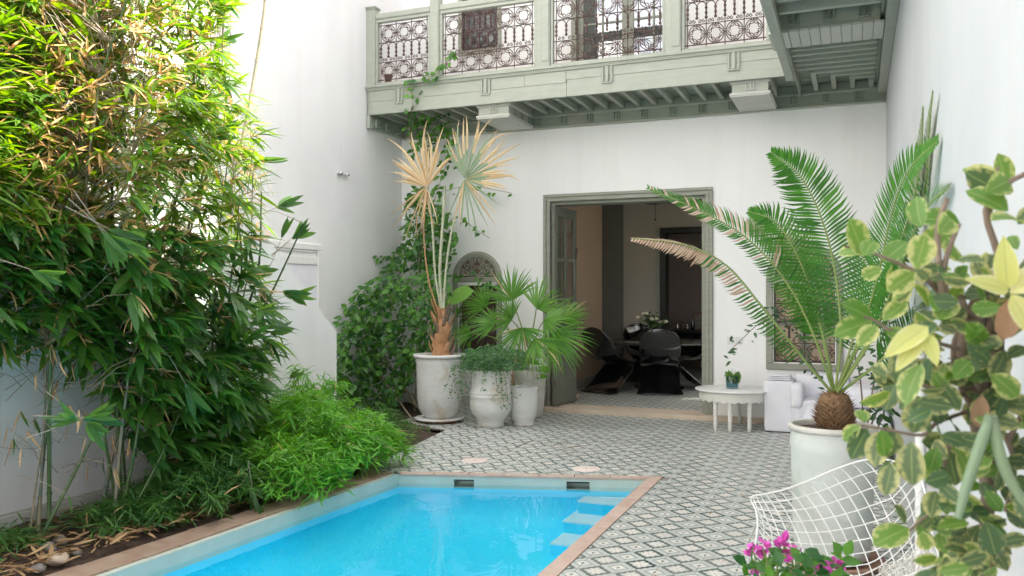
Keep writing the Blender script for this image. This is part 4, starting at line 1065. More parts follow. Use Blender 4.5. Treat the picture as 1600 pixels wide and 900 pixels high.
# ---------------------------------------------------------------- coffee table
tc = at_floor(1146, 668); tc = Vector((tc.x, tc.y, 0)); TZ = .435
t = thing('coffee_table', 'low round white coffee table with turned legs and scalloped apron', 'coffee table', tc)
MB().lathe([(.395, TZ-.022), (.412, TZ-.016), (.418, TZ-.006), (.412, TZ), (.0001, TZ)], tc, 56).build('tabletop', M['white_paint'], t)
m = MB(); n = 96; ra = .375; vs = []; 
for i in range(n):
    a = 2*math.pi*i/n; q = (a*8/(2*math.pi)) % 1
    zz = TZ-.115 - .020*abs(math.sin(q*math.pi*3)) * (1 if .12 < q < .88 else 0) + .012*(1-abs(2*q-1))
    for r_, z_ in ((ra, TZ-.0225), (ra, zz), (ra-.018, zz), (ra-.018, TZ-.0225)): vs.append((tc.x+r_*math.cos(a), tc.y+r_*math.sin(a), z_))
fs = [(4*i+k, 4*i+(k+1)%4, 4*((i+1)%n)+(k+1)%4, 4*((i+1)%n)+k) for i in range(n) for k in range(4)]
m.add(vs, fs); m.build('apron', M['cream_paint'], t)
legp = [(.010, 0), (.016, .01), (.022, .05), (.024, .09), (.017, .105), (.025, .115), (.025, .13), (.018, .14), (.024, .17), (.026, .205), (.019, .222), (.028, .235), (.028, .25), (.022, .262), (.027, .28), (.027, TZ-.115)]
lm_ = MB().lathe(legp, (0, 0, 0), 14); lm_.box(-.03, -.03, TZ-.1149, .03, .03, TZ-.0226); leg_me = lm_.mesh('leg', M['cream_paint'])
for (px, py) in ((1101, 676), (1131, 688), (1164, 656), (1196, 683)):
    q = at_floor(px, py); v = Vector((q.x-tc.x, q.y-tc.y, 0)); v = v.normalized()*.335
    inst('leg', leg_me, t, (tc.x+v.x, tc.y+v.y, 0), (0, 0, math.atan2(v.y, v.x)))
g0 = at_d(1149, 618, (Vector((tc.x, tc.y, 0))).length*1.0); gx, gy = tc.x - .01, tc.y - .03
t = thing('glass_tumbler', 'bluish glass tumbler holding short cut leaves on the white coffee table', 'glass', (gx, gy, TZ))
MB().lathe([(.0001, TZ+.001), (.058, TZ+.001), (.066, TZ+.006), (.070, TZ+.145), (.067, TZ+.145), (.063, TZ+.02), (.0001, TZ+.018)], (gx, gy, 0), 28).build('tumbler', M['glass_tint'], t)
MB().lathe([(.0001, TZ+.019), (.061, TZ+.021), (.061, TZ+.06), (.0001, TZ+.06)], (gx, gy, 0), 24).build('water', M['glass_tint'], t)
t = thing('cut_leaves', 'bunch of short green leaves standing in the tumbler', 'leaves', (gx, gy, TZ+.03))
its = []
for i in range(13):
    a = U(0, 6.28); d = Vector((.45*math.cos(a), .45*math.sin(a), 1)); its.append(('bigleaf' if i % 2 else 'var_b', frame((gx + .025*math.cos(a), gy+.025*math.sin(a), TZ+.045+U(0, .03)), d, rdir(), U(.10, .15))))
foliage(t, its)
for i in range(3): m = MB(); m.tube([(gx+.02*i-.02, gy, TZ+.10), (gx+.035*i-.035, gy-.01, TZ+.21+.012*(i % 2))], [.007, .002], 5); m.build('bud', M['rachis'], t)
# ---------------------------------------------------------------- white seating by the wall
def softbox(x0, y0, z0, x1, y1, z1, name, parent, m_, n=10, amp=.006, rad=.05):
    """rounded cloth covered block with slight waviness"""
    mb = MB(); cx, cy, cz = (x0+x1)/2, (y0+y1)/2, (z0+z1)/2; hx, hy, hz = (x1-x0)/2, (y1-y0)/2, (z1-z0)/2
    ph = U(0, 6)
    for ax in range(3):
        for sg in (-1, 1):
            vs = []; fs = []
            for i in range(n+1):
                for j in range(n+1):
                    p = [0, 0, 0]; p[ax] = sg; p[(ax+1) % 3] = -1 + 2*i/n; p[(ax+2) % 3] = -1 + 2*j/n
                    q = Vector((p[0]*hx, p[1]*hy, p[2]*hz)); c_ = Vector((max(-hx+rad, min(hx-rad, q.x)), max(-hy+rad, min(hy-rad, q.y)), max(-hz+rad, min(hz-rad, q.z))))
                    d = q - c_; q = c_ + (d.normalized()*rad if d.length > 1e-6 else d)
                    w = amp*math.sin(q.x*19+ph+q.z*7)*math.cos(q.z*13+q.y*11+ph); q += Vector((w, w*.6, w*.5*(1 if q.z > -hz*.8 else 0)))
                    vs.append((cx+q.x, cy+q.y, cz+q.z))
            for i in range(n):
                for j in range(n):
                    a = i*(n+1)+j; f = (a, a+n+1, a+n+2, a+1); fs.append(f if sg > 0 else f[::-1])
            mb.add(vs, fs, True)
    return mb.build(name, m_, parent)
q = at_floor(1205, 669)
t = thing('slipcovered_armchair', 'white slipcovered armchair against the back wall right of the coffee table', 'armchair', (-.62, 9.5, 0))
softbox(-.925, 9.38, .008, -.62, 9.92, .555, 'arm', t, M['fabric'], 12, .004, .025)
softbox(-.619, 9.05, .02, -.10, 9.55, .40, 'seat', t, M['fabric'], 12, .006, .04)
softbox(-.619, 9.56, .02, -.06, 9.92, .62, 'backrest', t, M['fabric'], 12, .006, .05)
softbox(-.64, 9.02, .30, -.50, 9.42, .56, 'cushion', t, M['fabric'], 10, .008, .06)
t = thing('folded_towel', 'folded white towel lying on the arm of the slipcovered armchair', 'towel', (-.80, 9.5, .55))
for k in range(3): softbox(-.88+.006*k, 9.40, .5575+.020*k, -.64-.01*k, 9.66, .576+.020*k, 'fold', t, M['fabric'], 8, .002, .009)
t = thing('daybed', 'white cotton draped daybed along the right wall behind the big pot', 'daybed', (-.15, 8.3, 0))
softbox(-.46, 7.75, .13, .28, 9.0, .40, 'mattress', t, M['fabric'], 14, .006, .06)
softbox(-.545, 7.62, .14, -.20, 8.6, .30, 'draped_cover', t, M['fabric'], 14, .012, .05)
softbox(-.50, 7.72, .02, -.25, 8.4, .14, 'skirt', t, M['fabric'], 12, .006, .02)
softbox(-.30, 8.5, .401, .20, 9.0, .60, 'pillow', t, M['fabric'], 12, .01, .09)
# ---------------------------------------------------------------- dining room
t = thing('dining_table', 'round black table in the dining room behind the doorway', 'table', (-2.80, 12.75, .05))
MB().lathe([(.80, .70), (.83, .71), (.83, .735), (.81, .742), (.0001, .742)], (-2.80, 12.75, .03), 56).build('tabletop', M['black_marble'], t)
MB().lathe([(.38, 0), (.38, .03), (.10, .08), (.07, .3), (.09, .6), (.22, .699)], (-2.80, 12.75, .047), 32).build('pedestal', M['black'], t)
def panton(label):
    t = thing('moulded_chair', label, 'chair', (0, 0, 0), 'black moulded plastic chairs round the dining table')
    # sections: y (back +), z, half width, edge offsets (dy, dz)
    S = [(.31,.855,.09,-.01,-.015),(.315,.835,.15,-.02,-.02),(.31,.79,.20,-.03,-.01),(.28,.70,.25,-.06,0),(.235,.60,.26,-.08,.0),(.18,.50,.255,-.08,.02),(.11,.43,.25,-.06,.06),(0,.405,.25,0,.05),(-.12,.405,.245,.0,.02),(-.21,.41,.25,.01,.0),(-.265,.395,.25,.03,-.02),(-.275,.35,.24,.05,-.03),(-.245,.28,.25,.12,-.04),(-.19,.20,.255,.18,-.06),(-.12,.12,.265,.20,-.06),(-.03,.06,.28,.18,-.045),(.08,.025,.29,.10,-.015),(.20,.012,.28,.04,-.005),(.25,.008,.22,-.01,0)]
    n = 18; vs = []; th = .014
    for side in (0, 1):
        for i, (y, z, w, dy, dz) in enumerate(S):
            a, b = S[max(0, i-1)], S[min(len(S)-1, i+1)]; ty, tz = b[0]-a[0], b[1]-a[1]; L = math.hypot(ty, tz); ny, nz = -tz/L, ty/L
            for k in range(n+1):
                u = -1 + 2*k/n; e = abs(u)**2.2
                vs.append((u*w, y + dy*e + ny*th*side, max(0.0, z + dz*e + nz*th*side)))
    m_ = len(S); N = m_*(n+1); fs = []
    for i in range(m_-1):
        for k in range(n):
            a = i*(n+1)+k; fs.append((a, a+1, a+n+2, a+n+1)); fs.append((N+a, N+a+n+1, N+a+n+2, N+a+1))
        for a in (i*(n+1), i*(n+1)+n): fs.append((a, a+n+1, N+a+n+1, N+a))
    for k in range(n): fs.append((k, N+k, N+k+1, k+1)); a = (m_-1)*(n+1)+k; fs.append((a, a+1, N+a+1, N+a))
    back = MB(); back.add(vs, fs, True)
    # split into shell (back + seat) and base
    bi = MB(); si = MB(); cut = 11
    for f in back.f:
        i0 = min((j % N)//(n+1) for j in f); (bi if i0 >= cut else si).f.append(f)
    for mb_, nm in ((si, 'seat_shell'), (bi, 'base')):
        used = sorted({j for f in mb_.f for j in f}); mp = {j: q for q, j in enumerate(used)}
        r_ = MB(); r_.add([back.v[j] for j in used], [[mp[j] for j in f] for f in mb_.f], True); r_.build(nm, M['black'], t)
    return t
c0 = panton('black moulded chair with its back to the courtyard in front of the dining table')
TT = Vector((-2.80, 12.75, 0))
def put(o, x, y, face):       # chair back is at +y locally; the sitter looks along -y
    o.location = (x, y, .048); d = math.atan2(face.y-y, face.x-x); o.rotation_euler = (0, 0, d + math.pi/2)
def sib(label): c = copy_tree(c0); c['label'] = label; return c
c1 = sib('black moulded chair at the left end of the dining table near the open door leaf')
c2 = sib('black moulded chair on the far side of the dining table behind the vase')
for c_ in (c0, c1, c2): c_.scale = (1.14, 1.12, 1.12)
c3 = sib('black moulded chair at the right of the dining table, cut off by the door frame')
p = at_floor(1031, 614, .05); put(c0, p.x, p.y, TT)
p = at_floor(948, 612, .05); put(c1, p.x+.02, p.y, Vector((-2.75, 13.3, 0))); put(c2, -3.15, 13.28, TT)
p = at_floor(1083, 608, .05); put(c3, p.x, p.y+.15, TT)
vx, vy, vz = -2.86, 12.55, .775
t = thing('flower_vase', 'clear glass vase on the black dining table', 'vase', (vx, vy, vz))
MB().lathe([(.0001, .002), (.05, .002), (.055, .01), (.045, .12), (.055, .22), (.052, .22), (.042, .12), (.048, .02), (.0001, .018)], (vx, vy, vz), 24).build('vase_glass', M['glass'], t)
MB().lathe([(.0001, .019), (.044, .021), (.040, .11), (.0001, .11)], (vx, vy, vz), 20).build('water', M['glass'], t)
t = thing('rose_bouquet', 'bouquet of cream roses with dark leaves in the glass vase on the dining table', 'flowers', (vx, vy, vz+.1))
its = []
for i in range(15):
    a = 2.4*i; r_ = U(.06, .27); z_ = U(.30, .50) - .25*r_; tip = Vector((vx + r_*math.cos(a), vy + r_*math.sin(a)*.6, vz + z_))
    MB().tube(bez([(vx, vy, vz+.05), (vx+(tip.x-vx)*.25, vy, vz+.24), tip], 5), .004, 5).build('stem', M['rachis'], t)
    if i < 9:
        m = MB(); m.ball(tip, .027, 9, 6, (1, 1, .9))
        for k in range(5): w_ = 2*math.pi*k/5; m.ball((tip.x+.014*math.cos(w_), tip.y+.014*math.sin(w_), tip.z-.004), .021, 7, 4, (1, 1, .8))
        m.build('rose', M['rose'], t)
    for k in range(14): its.append(('dark' if k % 3 else 'small', frame(Vector((vx, vy, vz+.12)).lerp(tip, U(.35, 1)) + rdir()*.02, rdir(-.3, .8), rdir(), U(.05, .08))))
foliage(t, its, 120)
p0 = at_y(1055, 515, 15.5)
t = thing('sideboard', 'black sideboard in the room beyond the dining room', 'sideboard', (-2.5, 15.5, .05))
m = MB(); m.bbox(-3.12, 15.3, .30, -1.2, 15.75, .80, .006); m.build('cabinet', M['black_matt'], t)
m = MB(); m.bbox(-3.15, 15.27, .801, -1.18, 15.77, .83, .006); m.build('top', M['black_matt'], t)
for k in range(3): MB().bbox(-3.10+.63*k, 15.285, .32, -3.10+.63*k+.61, 15.299, .78, .004).build('door_panel', M['black'], t)
for x in (-3.08, -1.26): MB().box(x-.02, 15.32, .046, x+.02, 15.36, .2999).build('leg', M['black_matt'], t); MB().box(x-.02, 15.68, .046, x+.02, 15.72, .2999).build('leg', M['black_matt'], t)
t = thing('framed_picture', 'small framed picture leaning on the sideboard in the far room', 'picture', (-2.55, 15.5, .83))
m = MB(); a, b = -2.78, -2.30; m.bbox(a, 15.50, .832, b, 15.53, .872, .004); m.bbox(a, 15.50, 1.12, b, 15.53, 1.16, .004); m.bbox(a, 15.50, .8725, a+.04, 15.53, 1.1195, .004); m.bbox(b-.04, 15.50, .8725, b, 15.53, 1.1195, .004); m.build('frame', M['brass'], t)
MB().box(a+.04, 15.51, .872, b-.04, 15.52, 1.12).build('print', M['picture'], t)
for i, (dx, h_, r_, lb, mt) in enumerate(((-.50, .11, .035, 'leftmost of the small metal cups on the sideboard', 'silver'), (-.40, .14, .04, 'second small metal pot from the left on the sideboard', 'brass'), (-.32, .10, .04, 'third small metal cup from the left on the sideboard', 'silver'), (-.22, .22, .035, 'dark tall bottle beside the framed picture on the sideboard', 'black'))):
    x = -2.55 + dx; t = thing('vessel', lb, 'vessel', (x, 15.42, .83))
    MB().lathe([(r_*.7, .001), (r_, .02), (r_*1.1, h_*.5), (r_*.5, h_*.8), (r_*.55, h_)], (x, 15.42, .83), 14).build('body', M[mt], t)
    MB().lathe([(r_*.56, h_+.0005), (r_*.6, h_+.012), (.0001, h_+.02)], (x, 15.42, .83), 12).build('lid', M['brass'], t)
cf = Vector((-2.50, 12.2, 2.86))
t = thing('ceiling_fan', 'dark ceiling fan with a hanging pull cord in the dining room', 'ceiling fan', cf)
MB().lathe([(.0001, -.05), (.07, -.04), (.09, 0), (.07, .05), (.0001, .06)], cf, 20).build('motor', M['black_matt'], t)
MB().tube([cf + Vector((0, 0, .05)), cf + Vector((0, 0, RZ-cf.z))], .012, 8).build('rod', M['black_matt'], t)
for k in range(4):
    a = R(40 + 90*k); d = Vector((math.cos(a), math.sin(a), 0)); nrm = Vector((-d.y, d.x, .12)); m = MB(); P = []
    for (r_, w_) in ((.09, .03), (.2, .055), (.68, .07), (.72, .05)): P += [cf + d*r_ - nrm*w_, cf + d*r_ + nrm*w_]
    P2 = [p + Vector((0, 0, .008)) for p in P]; fs = [(2*i, 2*i+1, 2*i+3, 2*i+2) for i in range(3)]; fs += [(8+a_, 8+d_, 8+c_, 8+b_) for a_, b_, c_, d_ in fs] + [(2*i, 2*i+2, 10+2*i, 8+2*i) for i in range(3)] + [(2*i+1, 9+2*i, 11+2*i, 2*i+3) for i in range(3)] + [(6, 7, 15, 14), (0, 8, 9, 1)]
    m.add(P + P2, fs); m.build('blade', M['black_matt'], t)
pc = at_y(1024, 343, 12.2); m = MB(); m.tube([(pc.x, pc.y, 2.85), (pc.x, pc.y, pc.z)], .0035, 5); m.build('pull_cord', M['black_matt'], t); 
m = MB(); m.ball((pc.x, pc.y, pc.z), .016, 8, 5); m.build('cord_knob', M['black_matt'], t)
t = thing('door_stop', 'small round pale stone holding the open door leaf', 'stone', at_floor(899, 624, .05))
p = at_floor(899, 624, .05); MB().ball((p.x, p.y, .085), .045, 12, 8, (1.2, 1, .85)).build('pebble', M['threshold'], t)
# ---------------------------------------------------------------- white wire chair in the right foreground
Lt, Rt = Vector((-.395, 3.67, .64)), Vector((.275, 3.16, .62))
cc = (Lt + Rt)/2; side = (Rt - Lt); half = side.length/2; side.normalize(); fwd = Vector((-abs(side.y), -abs(side.x), 0)); fwd = Vector((side.y, -side.x, 0)).normalized()
if fwd.y > 0: fwd = -fwd
t = thing('wire_chair', 'white diamond shaped wire mesh lounge chair in front of the large pot', 'chair', (cc.x, cc.y, 0))
def prof(s):      # side profile: s 0 front .. 1 top ; returns (forward, z)
    P = bez([(.40, 0, .45), (.22, 0, .39), (.0, 0, .36), (-.16, 0, .42), (-.27, 0, .56), (-.36, 0, .80)], 20)
    k = max(0, min(19.999, s*20)); i = int(k); return P[i].lerp(P[i+1], k-i)
def shell(a, b):
    x, y_ = 2*a-1, 2*b-1; x1, y1 = x*math.sqrt(1-y_*y_/2), y_*math.sqrt(1-x*x/2); x = .12*x + .88*x1; y_ = .12*y_ + .88*y1; kk = 1/(1-.293*.88)
    d = (x-y_)/2*kk; s = .5 + (x+y_)/4*kk; r_ = 1; s2 = s
    q = prof(s2); wing = abs(d)**1.7
    y = q.x*(1-wing) + .03*wing; z = q.z + (.60-q.z)*wing + .42*max(0, s-.45)*abs(d)*(1-wing*.4) + .10*math.sin(math.pi*min(1, abs(d)))*(1-abs(2*s-1))*.0
    return cc*1 + side*(d*half*r_*1.0) + fwd*y + Vector((0, 0, z - 0)) - Vector((0, 0, cc.z))
n = 17
wm = M['white_paint']
for k in range(n+1):
    u = k/n; rr = .0042 if k in (0, n) else .0024
    for sw in (0, 1):
        pts = [shell(u, j/24) if not sw else shell(j/24, u) for j in range(25)]
        MB().tube(pts, rr, 6).build('rim_wire' if k in (0, n) else 'wire', wm, t)
sk_ = [cc.copy() for _ in range(1)]
def wp(f, s_, z): v = cc + fwd*f + side*s_; return Vector((v.x, v.y, z))
for s_ in (-1, 1):
    MB().tube(bez([wp(.22, .20*s_, .355), wp(.28, .25*s_, .20), wp(.31, .27*s_, .012), wp(.10, .27*s_, .010), wp(-.22, .27*s_, .012), wp(-.20, .24*s_, .20), wp(-.14, .20*s_, .375)], 26), .0058, 7).build('leg_frame', wm, t)
MB().tube([wp(.30, -.268, .1), wp(.30, .268, .1)], .0055, 7).build('stretcher', wm, t); MB().tube([wp(-.215, -.25, .15), wp(-.215, .25, .15)], .0055, 7).build('stretcher', wm, t)
for z_, f_ in ((.352, .22), (.372, -.14)): MB().tube([wp(f_, -.21, z_), wp(f_, .21, z_)], .005, 6).build('cross_bar', wm, t)
# crocheted throw hanging behind the chair at its right
p = at_d(1415, 880, 2.95)
t = thing('lace_throw', 'white crocheted throw hanging by the lower right side of the wire chair', 'throw', p)
m = MB(); ex = (at_d(1440, 870, 2.85) - at_d(1385, 895, 3.0)); ex_ = ex.normalized(); ez = Vector((0, 0, -1)); ez = (ez - ex_*ez.dot(ex_)).normalized(); o0 = at_d(1378, 893, 3.0)
for i in range(7):
    for j in range(6):
        q = o0 + ex_*.030*(i + .5*(j % 2)) + ez*.026*j + Vector((0, .012*math.sin(i*1.3+j), 0))
        m.tube([q + ex_*.0135*math.cos(w_*math.pi/5) + ez*.0135*math.sin(w_*math.pi/5) for w_ in range(11)], .0022, 4, False)
        m.tube([q + ex_*.006*math.cos(w_*math.pi/3) + ez*.006*math.sin(w_*math.pi/3) for w_ in range(7)], .002, 4, False)
m.build('lace', M['cream_paint'], t)
# wall tap stub on the right wall
p = at_x(1471, 748, XR - .01)
t = thing('wall_tap', 'short brown tap stub on the right wall beside the wire chair', 'tap', (XR, p.y, p.z))
MB().tube([(XR, p.y, p.z), (XR-.06, p.y, p.z)], .010, 8).build('spout', M['brass'], t); MB().lathe([(.022, 0), (.022, .006), (.0001, .007)], (0, 0, 0), 12).build('flange', M['brass'], t)
fl_ = t.children[-1]; fl_.location = (0, 0, 0); fl_.rotation_euler = (0, R(-90), 0)
# vertical conduit on the right wall
p = at_x(1436, 470, XR - .03)
t = thing('wall_conduit', 'slim white vertical pipe running up the right wall behind the plants', 'pipe', (XR-.03, p.y, 0))
MB().tube([(XR-.026, p.y, .02), (XR-.026, p.y, 1.62)], .022, 12).build('pipe', M['white_paint'], t)
for z_ in (.4, 1.4): MB().tube([(XR-.026, p.y, z_), (XR-.026, p.y, z_+.03)], .027, 12).build('clip', M['outlet'], t)

# a few fallen twigs on the tiles
for k, (a_, b_) in enumerate((((806, 699), (832, 689)), ((866, 695), (890, 692)), ((872, 704), (905, 697)))):
    a, b = at_floor(*a_), at_floor(*b_); t = thing('fallen_twig', ('thin twig on the tiles, left of three behind the pool', 'dark short twig on the tiles, farthest of three behind the pool', 'thin twig on the tiles, right of three behind the pool')[k], 'twig', (a.x, a.y, 0))
    MB().tube([(a.x, a.y, .004), ((a.x+b.x)/2, (a.y+b.y)/2 + .01, .006), (b.x, b.y, .004)], .003, 5).build('shaft', M['twig'], t)
# ---------------------------------------------------------------- bamboo along the left wall
BP = [(-330,120),(-260,-40),(-120,-130),(40,-190),(180,-210),(300,-170),(360,-90),(372,-20),(345,40),(352,95),(395,170),(412,235),(400,300),(415,345),(400,400),(418,470),(432,550),(405,610),(395,690),(425,790),(395,805),(360,730),(300,742),(240,712),(190,650),(150,580),(80,540),(-30,560),(-150,600),(-250,520),(-300,330)]
def dens(px, py):
    """less foliage low at the far left, where the canes and the wall show"""
    if py > 560 and px < 170: return .05
    if py > 430 and px < 120: return .45
    if py > 640: return .8 if px > 210 else .4
    return 1.0
clusters = []
while len(clusters) < 3300:
    px, py = U(-340, 520), U(-215, 800)
    if not inpoly(px, py, BP) or random.random() > dens(px, py) * (1 if py < 260 else .66): continue
    bulge = (1.15 - .5*abs(py-300)/500) * (.62 if px < 200 else 1)
    x = XN + .08 + (U(0, 1) ** .8) * bulge * 1.0
    if py > 600: x = min(x, -4.0)
    p = at_x(px, py, x)
    if p.z < .15 or p.y > 7.2 or p.y < 1.9 or ((px < -20 or py < -20) and random.random() < .35): continue
    clusters.append(p)
# hand placed sprays that stand clear of the clump
sprays = [((478,355),(455,372),-4.2),((455,340),(440,372),-4.2),((500,350),(455,375),-4.2),((500,452),(440,455),-4.1),((505,455),(450,462),-4.1),((515,588),(450,590),-4.0),((490,520),(420,520),-4.1),((345,150),(318,158),-4.1),((395,60),(340,62),-4.2),((440,250),(400,250),-4.1),((400,810),(395,770),-3.75),((150,650),(128,655),-3.4),((180,660),(130,652),-3.4),((165,690),(128,655),-3.4),((105,655),(128,655),-3.4),((210,410),(165,362),-3.3),((190,412),(160,362),-3.3),((225,395),(170,358),-3.3),((90,440),(45,420),-3.3),((320,660),(290,600),-3.9),((480,310),(430,325),-4.1),((370,205),(330,215),-4.1),((430,420),(390,425),-4.0)]
culms = []
for i in range(17):
    y = (2.85, 2.72, 3.62, 3.75, 4.0, 4.06, 4.12, 4.55, 4.62, 4.9, 5.0, 5.2, 5.28, 5.4, 5.45, 4.3, 4.7)[i] + U(-.06, .06); x = U(-4.74, -4.35)
    tip = Vector((x + U(.05, .6), y + U(-.5, .3), U(2.3, 3.9) if y < 4.6 else U(1.9, 2.6))); culms.append(bez([(x, y, -.02), (x + U(-.10, .16), y + U(-.22, .22), tip.z*.4), (lerp(x, tip.x, .5) + U(-.05, .12), lerp(y, tip.y, .6) + U(-.12, .12), tip.z*.72), tip], 14))
def add_culm(pts, r, parent, m='culm'):
    rr = [r*(1-.6*i/(len(pts)-1)) for i in range(len(pts))]
    mb = MB(); mb.tube(pts, rr, 7)
    for i in range(1, len(pts)-1): q = pts[i]; d = (pts[i+1]-pts[i]).normalized()*.006; mb.tube([q-d, q+d], rr[i]*1.28, 7)
    return mb.build('culm', M[m], parent)
clump_a = thing('bamboo_clump', 'nearest dense bamboo clump at the far left edge with sunlit tips', 'bamboo', (-4.55, 3.2, 0), 'bamboo clumps along the left wall')
clump_b = thing('bamboo_clump', 'large spreading bamboo clump in the middle of the left planting bed', 'bamboo', (-4.55, 5.0, 0), 'bamboo clumps along the left wall')
SPL = 3.75
for i, c in enumerate(culms): add_culm(c, U(.009, .016), clump_a if c[0].y < SPL else clump_b, 'culm' if i % 4 else 'culm_dry')
for (bx, by, tx, ty, X) in ((60, 780, 75, 420, -4.55), (178, 800, 205, 560, -4.3), (186, 790, 230, 560, -4.32), (45, 760, 95, 520, -4.5), (352, 690, 318, 560, -4.5), (425, 660, 405, 560, -4.5), (190, 700, 300, 600, -4.2), (60, 700, 200, 560, -4.45)):
    a, b = at_x(bx, by, X), at_x(tx, ty, X + .12); a.z = max(-.02, min(a.z, .02)) if by > 690 else a.z
    add_culm(bez([a, a.lerp(b, .5) + rdir()*.02, b], 9), U(.006, .014), clump_a if a.y < SPL else clump_b, random.choice(['culm', 'culm', 'culm_dry']))
leafs = {0: [], 1: []}; twg = {0: MB(), 1: MB()}
def cluster(p, out, dry, big, which, n=None):
    n = n or random.randint(5, 7); 
    perp = out.cross(Vector((0, 0, 1)))
    perp = perp.normalized() if perp.length > .05 else Vector((1, 0, 0))
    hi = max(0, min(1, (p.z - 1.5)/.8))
    for k in range(n):
        f = (k - (n-1)/2)/max(1, (n-1)/2)
        d = (out*U(.7, 1.1) + perp*f*U(.5, .9) + Vector((0, 0, U(-.75, .05)))).normalized()
        key = random.choice(['bam_a', 'bam_b', 'bam_c', 'bam_c'] if hi < .5 else ['bam_sun_a', 'bam_sun_b', 'bam_sun_n', 'bam_a', 'bam_sun_a']) if random.random() > dry else random.choice(['bam_dry', 'bam_dry2'])  # high clusters mostly take the leaf with sunlight in its colour
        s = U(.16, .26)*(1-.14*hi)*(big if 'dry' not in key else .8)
        leafs[which].append((key, frame(p - out*U(0, .07), d, Vector((U(-.5, .5), U(-.5, .3), 1)), s)))
for p in clusters:
    w_ = 0 if p.y < SPL - .0 else 1
    C = min(culms, key=lambda c: (c[0].y-p.y)**2 + .3*(c[0].x-p.x)**2 + U(0, .3))
    j = min(range(len(C)), key=lambda i: abs(C[i].z - (p.z - .15)) ); b = C[j]
    out = (p - b); out.z *= .3
    out = (out.normalized() if out.length > .02 else rdir()) * .7 + rdir()*.45 + Vector((.45, -.15, U(-.1, .35))); out.normalize()
    px = 800 + CAM_F*(_c*p.x+_s*p.y)/(-_s*p.x+_c*p.y)
    dry = (.46 if 60 < px < 270 else .20) if p.z > 1.8 and p.x < -3.9 else (.20 if p.z > 1.5 else .05)
    if p.y < 4.0 and p.z < 1.9: dry = .22
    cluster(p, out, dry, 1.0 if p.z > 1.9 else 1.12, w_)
    if random.random() < .55:
        st_ = b if (p-b).length < .5 else p - (p-b).normalized()*.35 - Vector((0, 0, .08))
        twg[w_].tube([st_, st_.lerp(p, .5) + Vector((0, 0, .04)), p], [.0035, .0025, .0012], 3, False)
for (tp, bs_, X) in sprays:
    a, b = at_x(*bs_, X - .0), at_x(*tp, X + .02); w_ = 0 if a.y < SPL else 1; d = (b - a).normalized(); L = (b-a).length
    twg[w_].tube([a - d*.25 - Vector((0, 0, .03)), a, a + d*.05], [.003, .002, .0015], 4, False)
    for k in range(5):
        dd = (d + rdir()*.45).normalized(); leafs[w_].append((random.choice(['bam_b', 'bam_c']), frame(a + d*U(0, .06), dd, (CAMP-a).normalized() + rdir()*.5, max(.14, min(.24, L*.95)))))
for i in range(70):        # dry side twigs and hanging dead leaves low in the clump
    p = at_x(U(-10, 300), U(430, 760), U(-4.7, -4.3)); p.z = max(.12, p.z); w_ = 0 if p.y < SPL else 1; a = rdir(-.2, .9); L = U(.15, .5); q = p + a*L
    if q.x < XN + .05: q.x = XN + .06
    twg[w_].tube(bez([p, p.lerp(q, .5) + rdir()*.04, q], 5), [.0028, .0026, .0022, .0018, .0014, .001], 3, False)
    for k in range(random.randint(1, 3)): leafs[w_].append((random.choice(['bam_dry', 'bam_dry2', 'bam_a']), frame(q, Vector((U(-.5, .5), U(-.5, .5), -1)), rdir(), U(.09, .15))))
for w_, cl in ((0, clump_a), (1, clump_b)):
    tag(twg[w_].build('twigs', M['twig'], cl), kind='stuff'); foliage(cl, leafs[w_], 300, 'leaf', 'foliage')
# the tall bare cane leaning on the wall
a, b = at_x(330, 330, -4.5), at_x(418, -30, -4.72); b.z += .3
t = thing('bare_cane', 'tall bare brown cane leaning against the left wall above the bamboo', 'cane', a)
pts = bez([at_x(355, 330, -4.55), at_x(380, 215, -4.62), at_x(397, 120, -4.7), at_x(412, 20, -4.72), at_x(418, -60, -4.72)], 16)
mb = MB(); mb.tube(pts, [.020 - .0006*i for i in range(17)], 7)
mb.build('shaft', M['culm_dry'], t)
mb = MB()
for i in range(1, 16, 2): q = pts[i]; d = (pts[i+1]-q).normalized()*.008; mb.tube([q-d, q+d], .0235-.0006*i, 7)
mb.build('nodes', M['twig'], t)
# ---------------------------------------------------------------- fine leaved shrubs beside the pool
def shrub(name, label, c, rx, ry, h, n, key, nst=26, leaf=.075, cat='shrub', droop=.5, group=None, edge=None):
    t = thing(name, label, cat, c, group); its = []; sm = MB()
    for i in range(nst):
        a = U(0, 6.28); q = math.sqrt(U(0, 1)); top = Vector((c[0] + rx*q*math.cos(a), c[1] + ry*q*math.sin(a), c[2] + h*(1 - .55*q*q)*U(.75, 1.12)))
        b = Vector((c[0] + rx*.35*q*math.cos(a), c[1] + ry*.35*q*math.sin(a), 0)); 
        tip = top + Vector((math.cos(a), math.sin(a), 0))*U(.05, .16)*(.4+q) - Vector((0, 0, U(0, .14)*droop))
        cv = bez([b, b.lerp(top, .55) + Vector((0, 0, .05)), top, tip], 10); sm.tube(cv, [.003*(1-i_/14) for i_ in range(11)], 3, False)
        for k in range(n//nst):
            t_ = U(.22, 1.0)**.7; p = cv[min(10, int(t_*10))] + rdir()*U(.0, .07)
            if p.x > edge if edge is not None else False: p.x = edge - U(0, .1)
            d = (rdir(-.5, .5) + Vector((math.cos(a), math.sin(a), -.1))*.5 + Vector((0, 0, U(-.6, .5)))).normalized()
            its.append((key if random.random() < .992 else 'bam_dry2', frame(p, d, Vector((U(-1, 1), U(-1, 1), 1.2)), leaf*U(.6, 1.3))))
    tag(sm.build('stems', M['rachis'], t), kind='stuff'); foliage(t, its, 300); return t
